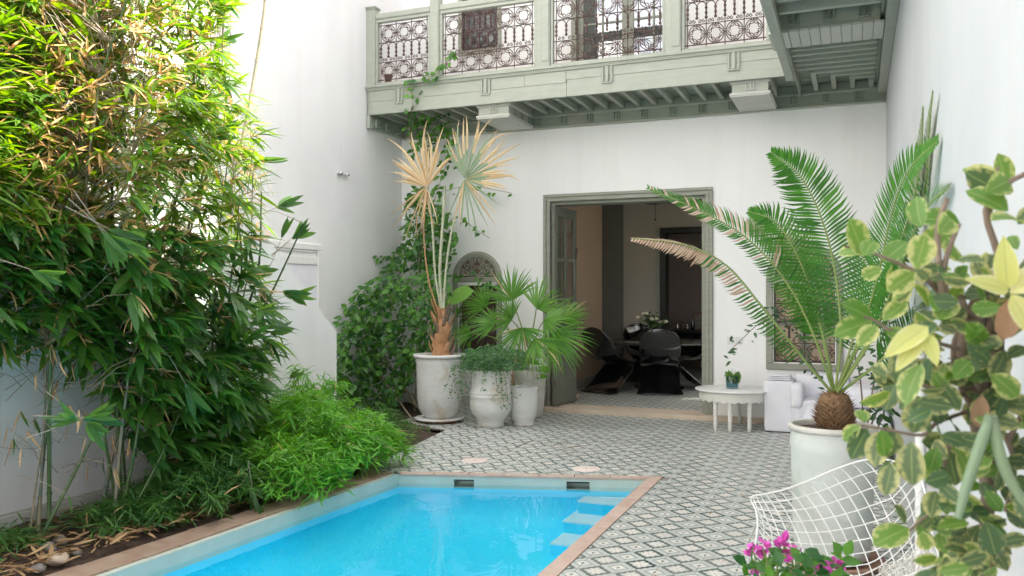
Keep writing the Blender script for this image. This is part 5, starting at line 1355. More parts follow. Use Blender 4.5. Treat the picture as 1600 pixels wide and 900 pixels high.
shrub('feathery_shrub', 'big bright green feathery shrub spilling over the far left pool edge', (-4.02, 5.55, 0), .50, .60, .60, 6400, 'fern', 140, .105, droop=1.0)
shrub('feathery_shrub', 'bright green feathery shrub drooping into the far left pool corner', (-3.86, 6.08, 0), .32, .40, .44, 3600, 'fern', 90, .10, droop=1.6)
shrub('feathery_shrub', 'tall back part of the bright feathery foliage against the stair parapet', (-4.45, 6.1, 0), .40, .50, .74, 3600, 'fern', 80, .105)
shrub('feathery_shrub', 'front part of the bright feathery foliage hanging over the pool coping', (-3.86, 5.02, 0), .34, .42, .42, 3600, 'fern', 90, .10, droop=1.6)
shrub('feathery_shrub', 'darker feathery shrub under the bamboo beside the pool coping', (-4.10, 4.45, 0), .34, .45, .34, 3200, 'fern_d', 80, .10)
shrub('grass_clump', 'dark green grassy clump beneath the bamboo near the stones', (-4.25, 3.95, 0), .26, .26, .20, 1300, 'fern_d', 50, .085, 'grass')
shrub('grass_clump', 'green grassy clump at the bottom left corner of the bed', (-4.45, 3.1, 0), .22, .34, .17, 1100, 'fern_d', 44, .085, 'grass')
shrub('feathery_shrub', 'low dark shrub behind the pool corner beneath the climber', (-4.45, 7.15, 0), .40, .50, .34, 2200, 'fern_d', 60, .08)
# stones and dry leaves in the bed
for (px, py, r_, lb) in ((92, 882, .055, 'large round beige stone at the bottom left of the planting bed'), (75, 862, .045, 'dark grey stone behind the beige stone'), (120, 868, .030, 'small brownish stone right of the beige stone'), (60, 895, .04, 'grey stone cut by the bottom edge of the picture'), (230, 832, .035, 'flat grey stone among dry leaves near the coping'), (95, 850, .04, 'dark stone by the green cane base')):
    p = at_floor(px, py); t = thing('stone', lb, 'stone', (p.x, p.y, 0)); m = MB(); m.ball((p.x, p.y, r_*.55), r_, 14, 9, (U(.9, 1.3), U(.8, 1.1), .65))
    m.v = [(x + .10*r_*math.sin(y*90), y + .1*r_*math.cos(z*80), z + .12*r_*math.sin(x*70)) for x, y, z in m.v]; m.build('rock', M['threshold'] if r_ > .05 else M['stone'], t)
its = []
for i in range(900):
    y = U(2.8, 6.0); x = left_x(y) - .30 - U(-.08, .95)**1.2 if True else 0
    if isinstance(x, complex): x = left_x(y)-.4
    its.append(('litter' if i % 3 else 'litter2', frame((x, y, .035 + U(0, .03)), rdir(-.12, .2), (U(-.4, .4), U(-.4, .4), 1), U(.07, .14))))
t = thing('leaf_litter', 'dry tan bamboo leaves lying over the soil of the left bed', 'dry leaves', (-4.3, 4, 0)); foliage(t, its, 160, 'dry_leaf', 'litter')
for (px, py) in ((150, 855), (285, 838), (300, 832), (330, 820)):
    pass
# ---------------------------------------------------------------- climber and bush in the far left corner
cb = thing('corner_bush', 'dense heart leaved green climber bush in the far left corner', 'bush', (-5.1, 9.3, 0))
its = []; tw = MB()
BPOLY = [(527,610),(530,500),(560,455),(600,425),(628,380),(640,300),(668,290),(695,330),(712,365),(708,400),(700,470),(695,540),(655,560),(640,600),(612,640),(560,640)]
def bush_pt():
    while True:
        px, py = U(520, 760), U(280, 650)
        if inpoly(px, py, BPOLY): return px, py
stem0 = Vector((-5.1, 9.35, 0))
mains = [bez([stem0 + Vector((U(-.1, .1), U(-.1, .1), 0)), stem0.lerp(at_y(px, py, Y), .5) + rdir()*.1, at_y(px, py, Y)], 8) for (px, py, Y) in ((570, 480, 9.1), (600, 440, 9.3), (640, 420, 9.5), (660, 330, 9.7), (700, 380, 9.75), (560, 560, 8.9), (610, 600, 9.0), (680, 500, 9.5))]
for c in mains: tw.tube(c, [.014 - .0013*i for i in range(9)], 5, False)
for i in range(3000):
    px, py = bush_pt(); Y = 9.95 - (U(0, 1)**.8)*(1.15 if py > 430 else .45) - .16*math.sin(px*.085 + 1.3*math.sin(py*.05))*math.sin(py*.075+px*.02)
    if math.sin(px*.085 + 1.3*math.sin(py*.05))*math.sin(py*.075+px*.02) < -.35 and random.random() < .55: continue
    p = at_y(px, py, Y)
    if p.x < XL + .08: p = at_x(px, py, XL + U(.08, .30))
    if p.z < .05: continue
    d = Vector((U(-.8, .8), U(-.9, .1), U(-.9, .25))); its.append((random.choice(['bush_a', 'bush_b', 'bush_a']), frame(p, d, Vector((U(-.7, .7), -.7, U(.1, 1.2))), U(.055, .115))))
tag(tw.build('branches', M['twig'], cb), kind='stuff'); foliage(cb, its, 300)
t = thing('bare_stick', 'thin bare grey stick propped in front of the corner bush', 'stick', at_floor(648, 660))
MB().tube(bez([at_floor(648, 660), at_y(620, 622, 9.0), at_y(594, 585, 9.0), at_y(602, 560, 9.05)], 8), [.011, .011, .010, .010, .009, .008, .007, .006, .005], 6).build('shaft', M['twig'], t)
MB().tube([at_y(600, 594, 9.0), at_y(590, 580, 8.95)], .004, 5).build('side_shoot', M['twig'], t)
# the vine that climbs to the balcony
vine = thing('climbing_vine', 'thin vine climbing from the corner bush up over the balcony beam to the railing', 'vine', (-5.0, 9.7, 1.6))
paths = [[(655, 420, 9.9), (665, 330, 9.85), (672, 260, 9.8), (668, 200, 9.6), (655, 175, 9.35), (655, 140, 9.14), (662, 122, 9.13), (680, 118, 9.12), (690, 104, 9.12), (704, 92, 9.12), (712, 82, 9.12)],
         [(650, 400, 9.8), (650, 300, 9.7), (640, 200, 9.4), (645, 165, 9.14), (642, 140, 9.13), (640, 122, 9.13)],
         [(690, 360, 9.9), (715, 340, 9.9), (745, 360, 9.92), (765, 372, 9.93)], [(690, 300, 9.9), (730, 290, 9.9), (765, 295, 9.93), (800, 302, 9.94)], [(640, 390, 9.6), (600, 405, 9.5), (585, 398, 9.4)], [(672, 330, 9.8), (700, 250, 9.85), (710, 220, 9.8), (690, 190, 9.5)], [(705, 430, 9.95), (740, 430, 9.9), (775, 445, 9.8)], [(700, 450, 9.9), (720, 500, 9.8), (735, 520, 9.7)]]
its = []
for P in paths:
    c = bez([at_y(*q) for q in P], 30); MB().tube(c, .004, 5).build('stem', M['twig'], vine)
    dn = {0: 46, 1: 34, 2: 16, 3: 14, 4: 10, 5: 46, 6: 16, 7: 22}[paths.index(P)]
    for k in range(dn):
        q = c[random.randint(0, 30)]; top = q.z > 3.9
        its.append((random.choice(['bush_a', 'bush_b']), frame(q + rdir()*U(.0, .05 if top else .12), Vector((U(-.7, .7), U(-.8, -.1), U(-.9, .2))), Vector((U(-.4, .4), -1, .5)), U(.07, .115))))
for k in range(120):       # thick knot of leaves under the balcony
    q = at_y(U(640, 705), U(165, 235), U(9.5, 9.9)); its.append((random.choice(['bush_a', 'bush_b']), frame(q, Vector((U(-.7, .7), -.4, U(-.9, .2))), Vector((U(-.4, .4), -1, .5)), U(.06, .10))))
foliage(vine, its, 300)
# ---------------------------------------------------------------- fan palms
def fan(parent, hub, axis, normal, rad, a0, a1, n, key_mat, fuse=.42, droop=.12, name='fan_leaf', width=None, tip=None, jitter=.05, rag=0.0, sidefall=.25, tan_tips=False):
    """pleated blade: fused near the hub then split into tapering fingers; key_mat may list (material, share)"""
    y = axis.normalized(); z = (normal - y*normal.dot(y)).normalized(); x = y.cross(z); mb = MB(); mats = key_mat if isinstance(key_mat, list) else [key_mat]
    w = (a1-a0)/n*.5
    for i in range(n):
        a = a0 + (i+.5)*(a1-a0)/n + U(-1, 1)*jitter*.5; L = rad*(1 - sidefall*abs((a)/max(abs(a0), a1))**2)*U(.86 - rag*.4, 1.08); mb.cur = 0 if len(mats) == 1 else (1 if random.random() < (tip or 0) else 0)
        dr = droop*U(.5, 1.6) + rag*U(0, .9)*random.random(); sway = U(-.10, .10); bend = U(-.25, .25)*(1 + rag*2.2)
        def P(r_, off, lift):
            aa = a + bend*(r_/rad)**2*.5; d = x*math.sin(aa) + y*math.cos(aa); s_ = x*math.cos(aa) - y*math.sin(aa)
            return hub + d*r_ + s_*off + z*lift + Vector((0, 0, -1))*dr*rad*(r_/rad)**3
        fw = rad*fuse*math.tan(w)*1.05 if width is None else width
        st_ = [(0.02*rad, .004), (L*fuse*.5, fw*.55), (L*fuse, fw), (L*.68, fw*.82), (L*.86, fw*.42), (L, .001)]
        vs = []; fs = []
        for (r_, h_) in st_: vs += [P(r_, -h_, .0), P(r_, 0, .22*h_+.004), P(r_, h_, .0)]
        for k in range(len(st_)-1): q = 3*k; fs += [(q, q+1, q+4, q+3), (q+1, q+2, q+5, q+4)]
        if tan_tips:
            n0 = len(mb.f); kk = random.choice([4, 6, 8]); mb.add(vs, fs[:kk], False); mb.cur = 1; b0 = len(mb.v) - len(vs)
            for f in fs[kk:]: mb.f.append(tuple(i_ + b0 for i_ in f)); mb.sm.append(False); mb.mi.append(1)
        else: mb.add(vs, fs, False)
    o = mb.build(name, [M[k] for k in mats], parent)
    me = o.data; at_ = me.attributes.new('lv', 'FLOAT', 'POINT'); v_ = np.repeat(np.random.rand(n), 18).astype(np.float32)*.6; at_.data.foreach_set('value', v_)
    return o
dying = thing('withering_fan_palm', 'fan palm with one dead tan fan and one grey green fan in the whitewashed pot', 'palm', (*PA, .72))
YP = PA[1]
base = Vector((PA[0]+.03, PA[1], .70)); tk = [base, base + Vector((-.01, 0, .22)), base + Vector((.02, 0, .40)), base + Vector((.015, 0, .62))]
mb = MB(); c = bez(tk, 14); mb.tube(c, [.115, .108, .10, .096, .094, .092, .090, .086, .085, .078, .070, .060, .048, .036, .028], 12)
mb.v = [(x + .010*math.sin(z*60+y*40), y + .010*math.cos(z*50+x*60), z) for x, y, z in mb.v]; mb.build('trunk', M['fibre'], dying)
for k in range(26):
    a = 2.4*k; z_ = .02 + k*.021; r_ = .106 - .0022*k; q = base + Vector((r_*math.cos(a), r_*math.sin(a), z_)); up = Vector((math.cos(a)*.25, math.sin(a)*.25, 1)).normalized(); s_ = Vector((-math.sin(a), math.cos(a), 0)); m = MB()
    L = U(.12, .24); w_ = U(.025, .05); o_ = Vector((math.cos(a), math.sin(a), 0))
    m.add([q - s_*w_, q + s_*w_, q + up*L*.6 + s_*w_*.7 + o_*.015, q + up*L*.6 - s_*w_*.7 + o_*.015, q + up*L + o_*U(.02, .05), q + o_*.02, q + up*L*.6 + o_*.035], [(0, 5, 6, 3), (5, 1, 2, 6), (3, 6, 4), (6, 2, 4)]); m.build('leaf_sheath', M['fibre'] if k % 3 else M['bark'], dying)
hubs = {'dead': at_y(668, 292, YP-.05), 'green': at_y(727, 280, YP)}
top = c[-1]
def petiole(parent, pts, r0=.014, r1=.007, m='petiole'): return MB().tube(bez(pts, 10), [lerp(r0, r1, i/10) for i in range(11)], 6).build('petiole', M[m], parent)
petiole(dying, [c[11], at_y(680, 430, YP-.03), at_y(676, 360, YP-.04), hubs['dead']], .016, .009)
petiole(dying, [c[12], at_y(687, 430, YP), at_y(691, 360, YP), at_y(695, 290, YP)], .020, .016)
petiole(dying, [c[12], at_y(697, 420, YP), at_y(708, 350, YP), hubs['green']], .016, .009)
petiole(dying, [c[10], at_y(670, 440, YP-.06), at_y(662, 360, YP-.10), at_y(668, 300, YP-.1)], .010, .006, 'fibre')
fan(dying, hubs['dead'], Vector((-.25, 0, 1)), Vector((.15, -1, .1)), .80, R(-66), R(50), 22, 'palm_dead', sidefall=.45, fuse=.42, droop=-.02, name='dead_fan', jitter=.16, rag=.55)
fan(dying, hubs['dead'] + Vector((-.01, -.02, 0)), Vector((-.35, -.1, -1)), Vector((0, -1, 0)), .62, R(-45), R(40), 10, 'palm_dead', fuse=.2, droop=.0, name='dead_fan', jitter=.2, rag=.5)
fan(dying, hubs['green'], Vector((.22, 0, 1)), Vector((-.1, -1, .1)), .86, R(-52), R(100), 28, sidefall=.4, tan_tips=True, key_mat=['palm_blue', 'palm_dead'], fuse=.40, droop=.03, name='fan_leaf', tip=.12, jitter=.12, rag=.35)
fan(dying, hubs['green'] + Vector((.0, -.02, 0)), Vector((.35, -.1, -1)), Vector((0, -1, 0)), .66, R(-40), R(50), 10, ['palm_blue', 'palm_dead'], fuse=.2, droop=.05, name='fan_leaf', tip=.6)
# green fan palm in the clay pot
gp = thing('green_fan_palm', 'bushy bright green fan palm left of the open doorway', 'palm', (*PE, .62))
cb0 = Vector((*PE, .62))
for (px, py, Y, ax, nz, rad, sp) in ((800, 470, 9.2, (-.3, 0, 1), (0, -1, .35), .55, 75), (838, 482, 9.1, (.5, -.1, .9), (-.1, -1, .5), .50, 80), (850, 500, 8.95, (1, -.2, .25), (0, -.8, .8), .52, 80), (862, 520, 8.85, (.8, -.25, -.45), (0, -1, .5), .60, 62), (815, 512, 8.8, (.1, -.4, -.8), (0, -1, .6), .45, 85), (775, 505, 8.95, (-1, -.2, .15), (0, -.8, .9), .46, 75), (800, 500, 9.0, (-.2, -.6, .6), (0, -1, .9), .45, 85), (760, 480, 9.3, (-.8, 0, .55), (.1, -1, .5), .46, 70), (835, 530, 8.75, (.55, -.5, -.6), (0, -1, .5), .55, 60), (880, 500, 9.05, (1, 0, .6), (-.2, -1, .7), .40, 60), (735, 520, 9.0, (-1, -.2, -.1), (0, -.9, .8), .35, 70)):
    h_ = at_y(px, py, Y); petiole(gp, [cb0 + Vector((U(-.06, .06), U(-.06, .06), 0)), cb0.lerp(h_, .55) + Vector((0, 0, .10)), h_], .009, .006, 'rachis')
    fan(gp, h_, Vector(ax), Vector(nz), rad*.92, R(-sp), R(sp), random.randint(22, 28), ['palm_green', 'palm_dead'], fuse=.40, droop=.16, tip=.02)
foliage(gp, [('bigleaf', frame(at_y(740, 455, 9.0), (-.8, -.1, -.25), (.1, -.8, .8), .42))], name='young_leaf')
# trailing plant in the ribbed pot
tp = thing('trailing_plant', 'mass of small dark leaves spilling over the ribbed whitewashed pot', 'plant', (*PB, .62))
its = []; tw = MB()
for i in range(2900):
    a = U(0, 6.28); r_ = math.sqrt(U(0, 1)); h_ = U(-.35, 1)
    p = Vector((PB[0] + .39*r_*math.cos(a) + .05, PB[1] + .30*r_*math.sin(a) - .03, .70 + .25*h_*(1-r_*.45)))
    its.append(('small', frame(p, rdir(-.7, .6), (U(-1, 1), -.6, 1), U(.025, .05))))
for (dx, L) in ((-.30, .28), (-.24, .18), (-.16, .32), (-.10, .12), (.05, .10), (.16, .22), (.26, .30), (.33, .22), (.36, .12), (-.34, .16), (.22, .36), (.02, .18), (-.20, .24)):
    a = Vector((PB[0]+dx*.8, PB[1]-.20, .66)); b = Vector((PB[0]+dx*1.25, PB[1]-.27, .62-L)); cv = bez([a, a + Vector((dx*.2, -.06, .03)), b], 10); tw.tube(cv, .0022, 3, False)
    for k in range(int(150*L)+8): its.append(('small', frame(cv[random.randint(3, 10)] + rdir()*.035, rdir(-.9, .3), (U(-1, 1), -.8, .6), U(.025, .045))))
tag(tw.build('runners', M['twig'], tp), kind='stuff'); foliage(tp, its, 300)
t = thing('lobed_ivy', 'few bright green lobed leaves beside the cardboard boxes', 'plant', at_y(840, 580, 9.2)); its = []
for (px, py, s) in ((838, 572, .10), (834, 582, .12), (852, 583, .12), (850, 592, .09), (836, 596, .11), (842, 560, .08)): its.append(('lobe', frame(at_y(px, py, 9.3), (U(-.3, .3), -.2, .8), (U(-.2, .2), -1, .1), s)))
foliage(t, its); MB().tube(bez([Vector((*PC, .41)), at_y(832, 600, 9.2), at_y(838, 565, 9.3)], 6), .003, 4).build('stem', M['rachis'], t)
# ---------------------------------------------------------------- cycad in the large pot
cy = thing('cycad', 'cycad with long arching green fronds in the large grey green pot', 'cycad', (*PF, .74))
cbx = Vector((PF[0]+.015, PF[1], .74))
m = MB(); m.lathe([(.07, 0), (.085, .03), (.092, .09), (.088, .15), (.07, .19), (.035, .205), (.0001, .21)], cbx, 24); m.build('trunk', M['cycad_trunk'], cy)
lb_ = MB()
for k in range(330):
    a = 2.39996*k; z_ = .005 + .20*(k/330); r_ = .088*math.sin(math.pi*(.30 + .62*k/330))*1.05; q = cbx + Vector((r_*math.cos(a), r_*math.sin(a), z_)); o_ = Vector((math.cos(a), math.sin(a), U(.3, 1.1))).normalized(); s_ = Vector((-math.sin(a), math.cos(a), 0)); L = U(.015, .055); w_ = U(.005, .012)
    lb_.add([q - s_*w_, q + s_*w_, q + o_*L, q + Vector((0, 0, -.010))], [(0, 1, 2), (0, 2, 3), (1, 3, 2)])
tag(lb_.build('leaf_bases', M['cycad_trunk'], cy), kind='stuff')
crown = cbx + Vector((0, 0, .18))
def frond(pts, dep0, dep1, face, L=.19, n=58, mats=('cycad',), drytip=0.0, w=.0068, vee=.15, start=.22, sides=(1, 1), lift=0):
    """pinnate frond: arching rachis with a row of stiff leaflets along each side"""
    P = [at_d(px, py, lerp(dep0, dep1, i/(len(pts)-1))) for i, (px, py) in enumerate(pts)]; P[0] = crown + (P[1]-crown).normalized()*.01
    cv = bez(P, 40); fr = MB().tube(cv, [lerp(.0085, .0022, i/40) for i in range(41)], 6).build('frond', M['rachis'] if mats[0] != 'cycad_grey' else M['petiole'], cy)
    mb = MB(); F = Vector(face).normalized(); lvv = []
    for k in range(n):
        t_ = start + (1-start)*(k+.5)/n; i = min(39, int(t_*40)); q = cv[i].lerp(cv[i+1], t_*40-i); T_ = (cv[min(40, i+2)] - cv[max(0, i-1)]).normalized()
        S_ = T_.cross(F)
        S_ = S_.normalized() if S_.length > .05 else Vector((1, 0, 0)); N_ = S_.cross(T_)
        ll = L*(math.sin(math.pi*min(1, .16 + t_*.80))**.55)*(.55 + .45*min(1, (1-t_)*5)); 
        for e, on in ((-1, sides[0]), (1, sides[1])):
            if not on: continue
            fw_ = lerp(.25, .85, t_**1.5) + U(-.05, .05)
            d = (S_*e + T_*fw_ + N_*(vee + U(-.04, .04))).normalized(); dr = U(.02, .07)*ll + (.25*ll if random.random() < .03 else 0)
            wv = T_.cross(d).cross(d)
            wv = (T_ - d*T_.dot(d)).normalized()*w
            dry = random.random() < (drytip*max(0, (t_-.35))*2.2); mb.cur = 1 if (dry and len(mats) > 1) else 0
            l2 = ll*U(.9, 1.05)
            pts_ = [q - wv*.45, q + wv*.45, q + d*l2*.35 + wv*1.05, q + d*l2*.35 - wv*1.05, q + d*l2*.72 + wv*.75 - Vector((0, 0, dr*.5)), q + d*l2*.72 - wv*.75 - Vector((0, 0, dr*.5)), q + d*l2 + T_*ll*.08 - Vector((0, 0, dr))]
            mb.add(pts_, [(0, 1, 2, 3), (3, 2, 4, 5), (5, 4, 6)]); lvv += [random.random()*.5]*7
    o = mb.build('leaflets', [M[k] for k in mats], fr); o['kind'] = 'stuff'
    at_ = o.data.attributes.new('lv', 'FLOAT', 'POINT'); at_.data.foreach_set('value', np.array(lvv, np.float32))
D0 = 4.55
frond([(1305, 610), (1314, 520), (1304, 420), (1283, 340), (1250, 275), (1205, 238)], D0, 4.35, (0, -1, .15), .20, 58, w=.0072)
frond([(1300, 612), (1270, 520), (1228, 440), (1170, 375), (1105, 335), (1012, 293)], D0, 4.45, (.25, -.8, .9), .155, 66, ('cycad', 'cycad_dry'), .30, w=.0062)
frond([(1296, 614), (1255, 560), (1195, 485), (1135, 415), (1070, 383), (988, 372)], D0, 4.3, (.5, -.55, 1), .15, 66, ('cycad', 'cycad_dry'), 1.1, w=.0062, vee=-.35)
frond([(1302, 606), (1288, 540), (1262, 450), (1225, 390), (1190, 358), (1165, 352)], D0, 4.75, (.2, -.9, .6), .15, 52, ('cycad', 'cycad_grey'), .9, w=.006)
frond([(1302, 606), (1290, 530), (1278, 450), (1250, 395), (1215, 370)], D0, 4.85, (.1, -1, .4), .15, 46, ('cycad_grey', 'cycad_dry'), .2, w=.006)
frond([(1304, 606), (1285, 520), (1255, 420), (1215, 350), (1170, 330)], D0, 4.6, (.1, -1, .5), .15, 50, w=.006)
frond([(1318, 606), (1345, 520), (1372, 430), (1392, 340), (1418, 270), (1466, 218)], D0, 3.2, (-.65, -.75, .2), .15, 66, w=.0085)
frond([(1322, 608), (1362, 530), (1398, 440), (1425, 370), (1452, 320), (1484, 292)], D0, 2.8, (-.6, -.7, .4), .13, 60, w=.0075)
frond([(1318, 606), (1360, 500), (1400, 400), (1428, 310), (1440, 230), (1443, 168)], D0, 3.5, (-.93, -.36, 0), .085, 66, ('cycad', 'cycad_grey'), .8, w=.009)
frond([(1320, 606), (1375, 500), (1422, 380), (1446, 290), (1452, 210), (1458, 142)], D0, 3.3, (-.93, -.36, 0), .08, 66, ('cycad', 'cycad_grey'), .8, w=.009)
frond([(1310, 606), (1330, 540), (1345, 470), (1350, 400), (1340, 350)], D0, 4.75, (.1, -1, .2), .14, 46, w=.006)
frond([(1322, 608), (1380, 560), (1430, 500), (1440, 480), (1446, 470)], D0, 3.7, (-.3, -.8, .6), .14, 50, w=.0075)
# dark small leaved shrub behind the cycad
ds = thing('dark_shrub', 'thin dark leaved shrub behind the cycad with a branch reaching past the wall sockets', 'shrub', (-.05, 6.2, 0)); its = []
for P in ([(1330, 700, 6.2), (1300, 620, 6.2), (1262, 560, 6.3), (1235, 500, 6.4), (1200, 495, 6.5), (1140, 548, 6.5)], [(1350, 700, 5.1), (1365, 600, 5.1), (1380, 520, 5.1), (1400, 470, 5.1)], [(1360, 700, 5.0), (1390, 620, 4.9), (1405, 570, 4.8)], [(1350, 700, 6), (1345, 600, 6), (1330, 540, 6.1), (1290, 470, 6.2), (1250, 400, 6.3), (1262, 350, 6.4)], [(1350, 690, 6), (1372, 640, 5), (1395, 600, 4.9), (1415, 540, 4.6)]):
    c = bez([at_d(px, py, d*1.06) for px, py, d in P], 20); c[0].z = max(0, c[0].z)
    MB().tube([Vector((c[0].x, c[0].y, 0))] + c, [.008] + [.007 - .0002*i for i in range(21)], 5).build('stem', M['bark'], ds)
    for k in range(75):
        q = c[random.randint(5, 20)]; its.append(('dark', frame(q + rdir()*U(0, .09), rdir(-.8, .4), (U(-.5, .5), -1, .8), U(.045, .075))))
foliage(ds, its, 300)
# ---------------------------------------------------------------- bougainvillea at the bottom edge
bx = Vector((-.17, 2.56, 0))
t = pot('terracotta_pot', 'terracotta pot of the magenta bougainvillea at the bottom edge of the picture', bx.x, bx.y, [(.09, 0), (.11, .02), (.14, .24), (.15, .25), (.155, .30), (.14, .30), (.135, .25)], M['terracotta'], soil_z=.26, soil_r=.135)
bo = thing('bougainvillea', 'small bougainvillea with magenta bracts in front of the wire chair', 'flowers', (bx.x, bx.y, .26)); its = []
heads = [(1178, 858), (1192, 852), (1196, 862), (1186, 870), (1218, 850), (1226, 848), (1236, 862), (1244, 866), (1238, 876), (1206, 878), (1270, 884), (1280, 886), (1295, 878), (1302, 886), (1310, 882), (1286, 896), (1188, 895), (1240, 898), (1262, 900), (1175, 866)]
for (px, py) in heads:
    tip = at_d(px, py, U(2.45, 2.65)); MB().tube(bez([Vector((bx.x+U(-.03, .03), bx.y+U(-.03, .03), .27)), Vector((bx.x, bx.y, .27)).lerp(tip, .6) + rdir()*.03, tip - Vector((0, 0, .01))], 8), .0025, 4).build('stem', M['rachis'], bo)
    for k in range(5 if px not in (1218,) else 7):
        its.append(('bract', frame(tip + rdir()*.006, rdir(-.2, 1), rdir(), U(.024, .036))))
foliage(bo, its, 300, 'bract', 'bracts'); its = []
for k in range(300): p = at_d(U(1165, 1325), U(868, 985), U(2.38, 2.72)); its.append(('bush_a' if k % 2 else 'bush_b', frame(p, rdir(-.3, .9), rdir(.0, 1), U(.035, .055))))
foliage(bo, its, 300)
# ---------------------------------------------------------------- variegated shrub close to the camera
vg = thing('variegated_shrub', 'large leaved cream and green variegated shrub filling the right foreground', 'shrub', (.22, 1.72, 0))
DV = 1.45
def vp(px, py, d=DV): return at_d(px, py, d)
def limb(P, r0, r1, m='bark', d=DV, name='branch'): c = bez([vp(p[0], p[1], p[2] if len(p) > 2 else d) for p in P], 14); MB().tube(c, [lerp(r0, r1, i/14) for i in range(15)], 8).build(name, M[m], vg); return c
root = Vector((.215, 1.70, 0))
c = bez([root, vp(1545, 900, 1.58), vp(1542, 800, 1.58), vp(1545, 700, 1.58), vp(1535, 600, 1.55), vp(1530, 520, 1.52), vp(1525, 455, 1.5)], 24)
mb = MB(); mb.tube(c, [.014]*18 + [.015, .016, .016, .015, .014, .012, .010], 12); mb.v = [(x + .003*math.sin(z*70), y + .003*math.sin(z*55+1), z) for x, y, z in mb.v]; mb.build('trunk', M['bark'], vg)
limb([(1525, 640, 1.55), (1500, 560, 1.5), (1525, 470, 1.5), (1545, 440, 1.5)], .014, .008); limb([(1535, 620, 1.56), (1560, 540, 1.55), (1540, 470, 1.53), (1590, 430, 1.5), (1620, 380, 1.5)], .013, .006)
limb([(1540, 720, 1.57), (1520, 640, 1.55), (1545, 560, 1.54), (1515, 500, 1.5), (1500, 460, 1.5)], .010, .006); limb([(1548, 700, 1.56), (1560, 620, 1.55), (1535, 550, 1.5), (1555, 480, 1.5), (1560, 420, 1.5)], .009, .005); limb([(1535, 660, 1.53), (1500, 600, 1.5), (1490, 540, 1.5), (1515, 480, 1.5)], .006, .004)
limb([(1525, 500, 1.5), (1480, 470), (1470, 440), (1465, 360), (1480, 310)], .008, .004); limb([(1480, 470), (1475, 420), (1490, 370), (1500, 350)], .006, .003)
limb([(1530, 470, 1.5), (1560, 410), (1540, 330), (1570, 290), (1605, 270)], .007, .004); limb([(1545, 340), (1550, 320), (1560, 260)], .004, .002)
limb([(1470, 460, 1.47), (1440, 430), (1400, 410), (1350, 390), (1320, 385)], .0045, .002); limb([(1500, 545, 1.48), (1460, 535), (1400, 520), (1365, 500), (1350, 495)], .004, .002)
limb([(1520, 620, 1.53), (1470, 610), (1430, 600), (1400, 600)], .004, .0025); limb([(1520, 640, 1.53), (1465, 660), (1440, 680), (1380, 670), (1345, 665)], .004, .002)
limb([(1530, 700, 1.55), (1490, 690), (1475, 730), (1470, 780), (1420, 830)], .005, .002); limb([(1545, 650, 1.55), (1575, 690, 1.5), (1585, 740, 1.5), (1570, 800, 1.5)], .006, .003); limb([(1575, 690, 1.5), (1600, 640, 1.5), (1620, 600, 1.5)], .005, .003); limb([(1510, 560, 1.5), (1470, 570, 1.5), (1430, 560, 1.5)], .003, .002)
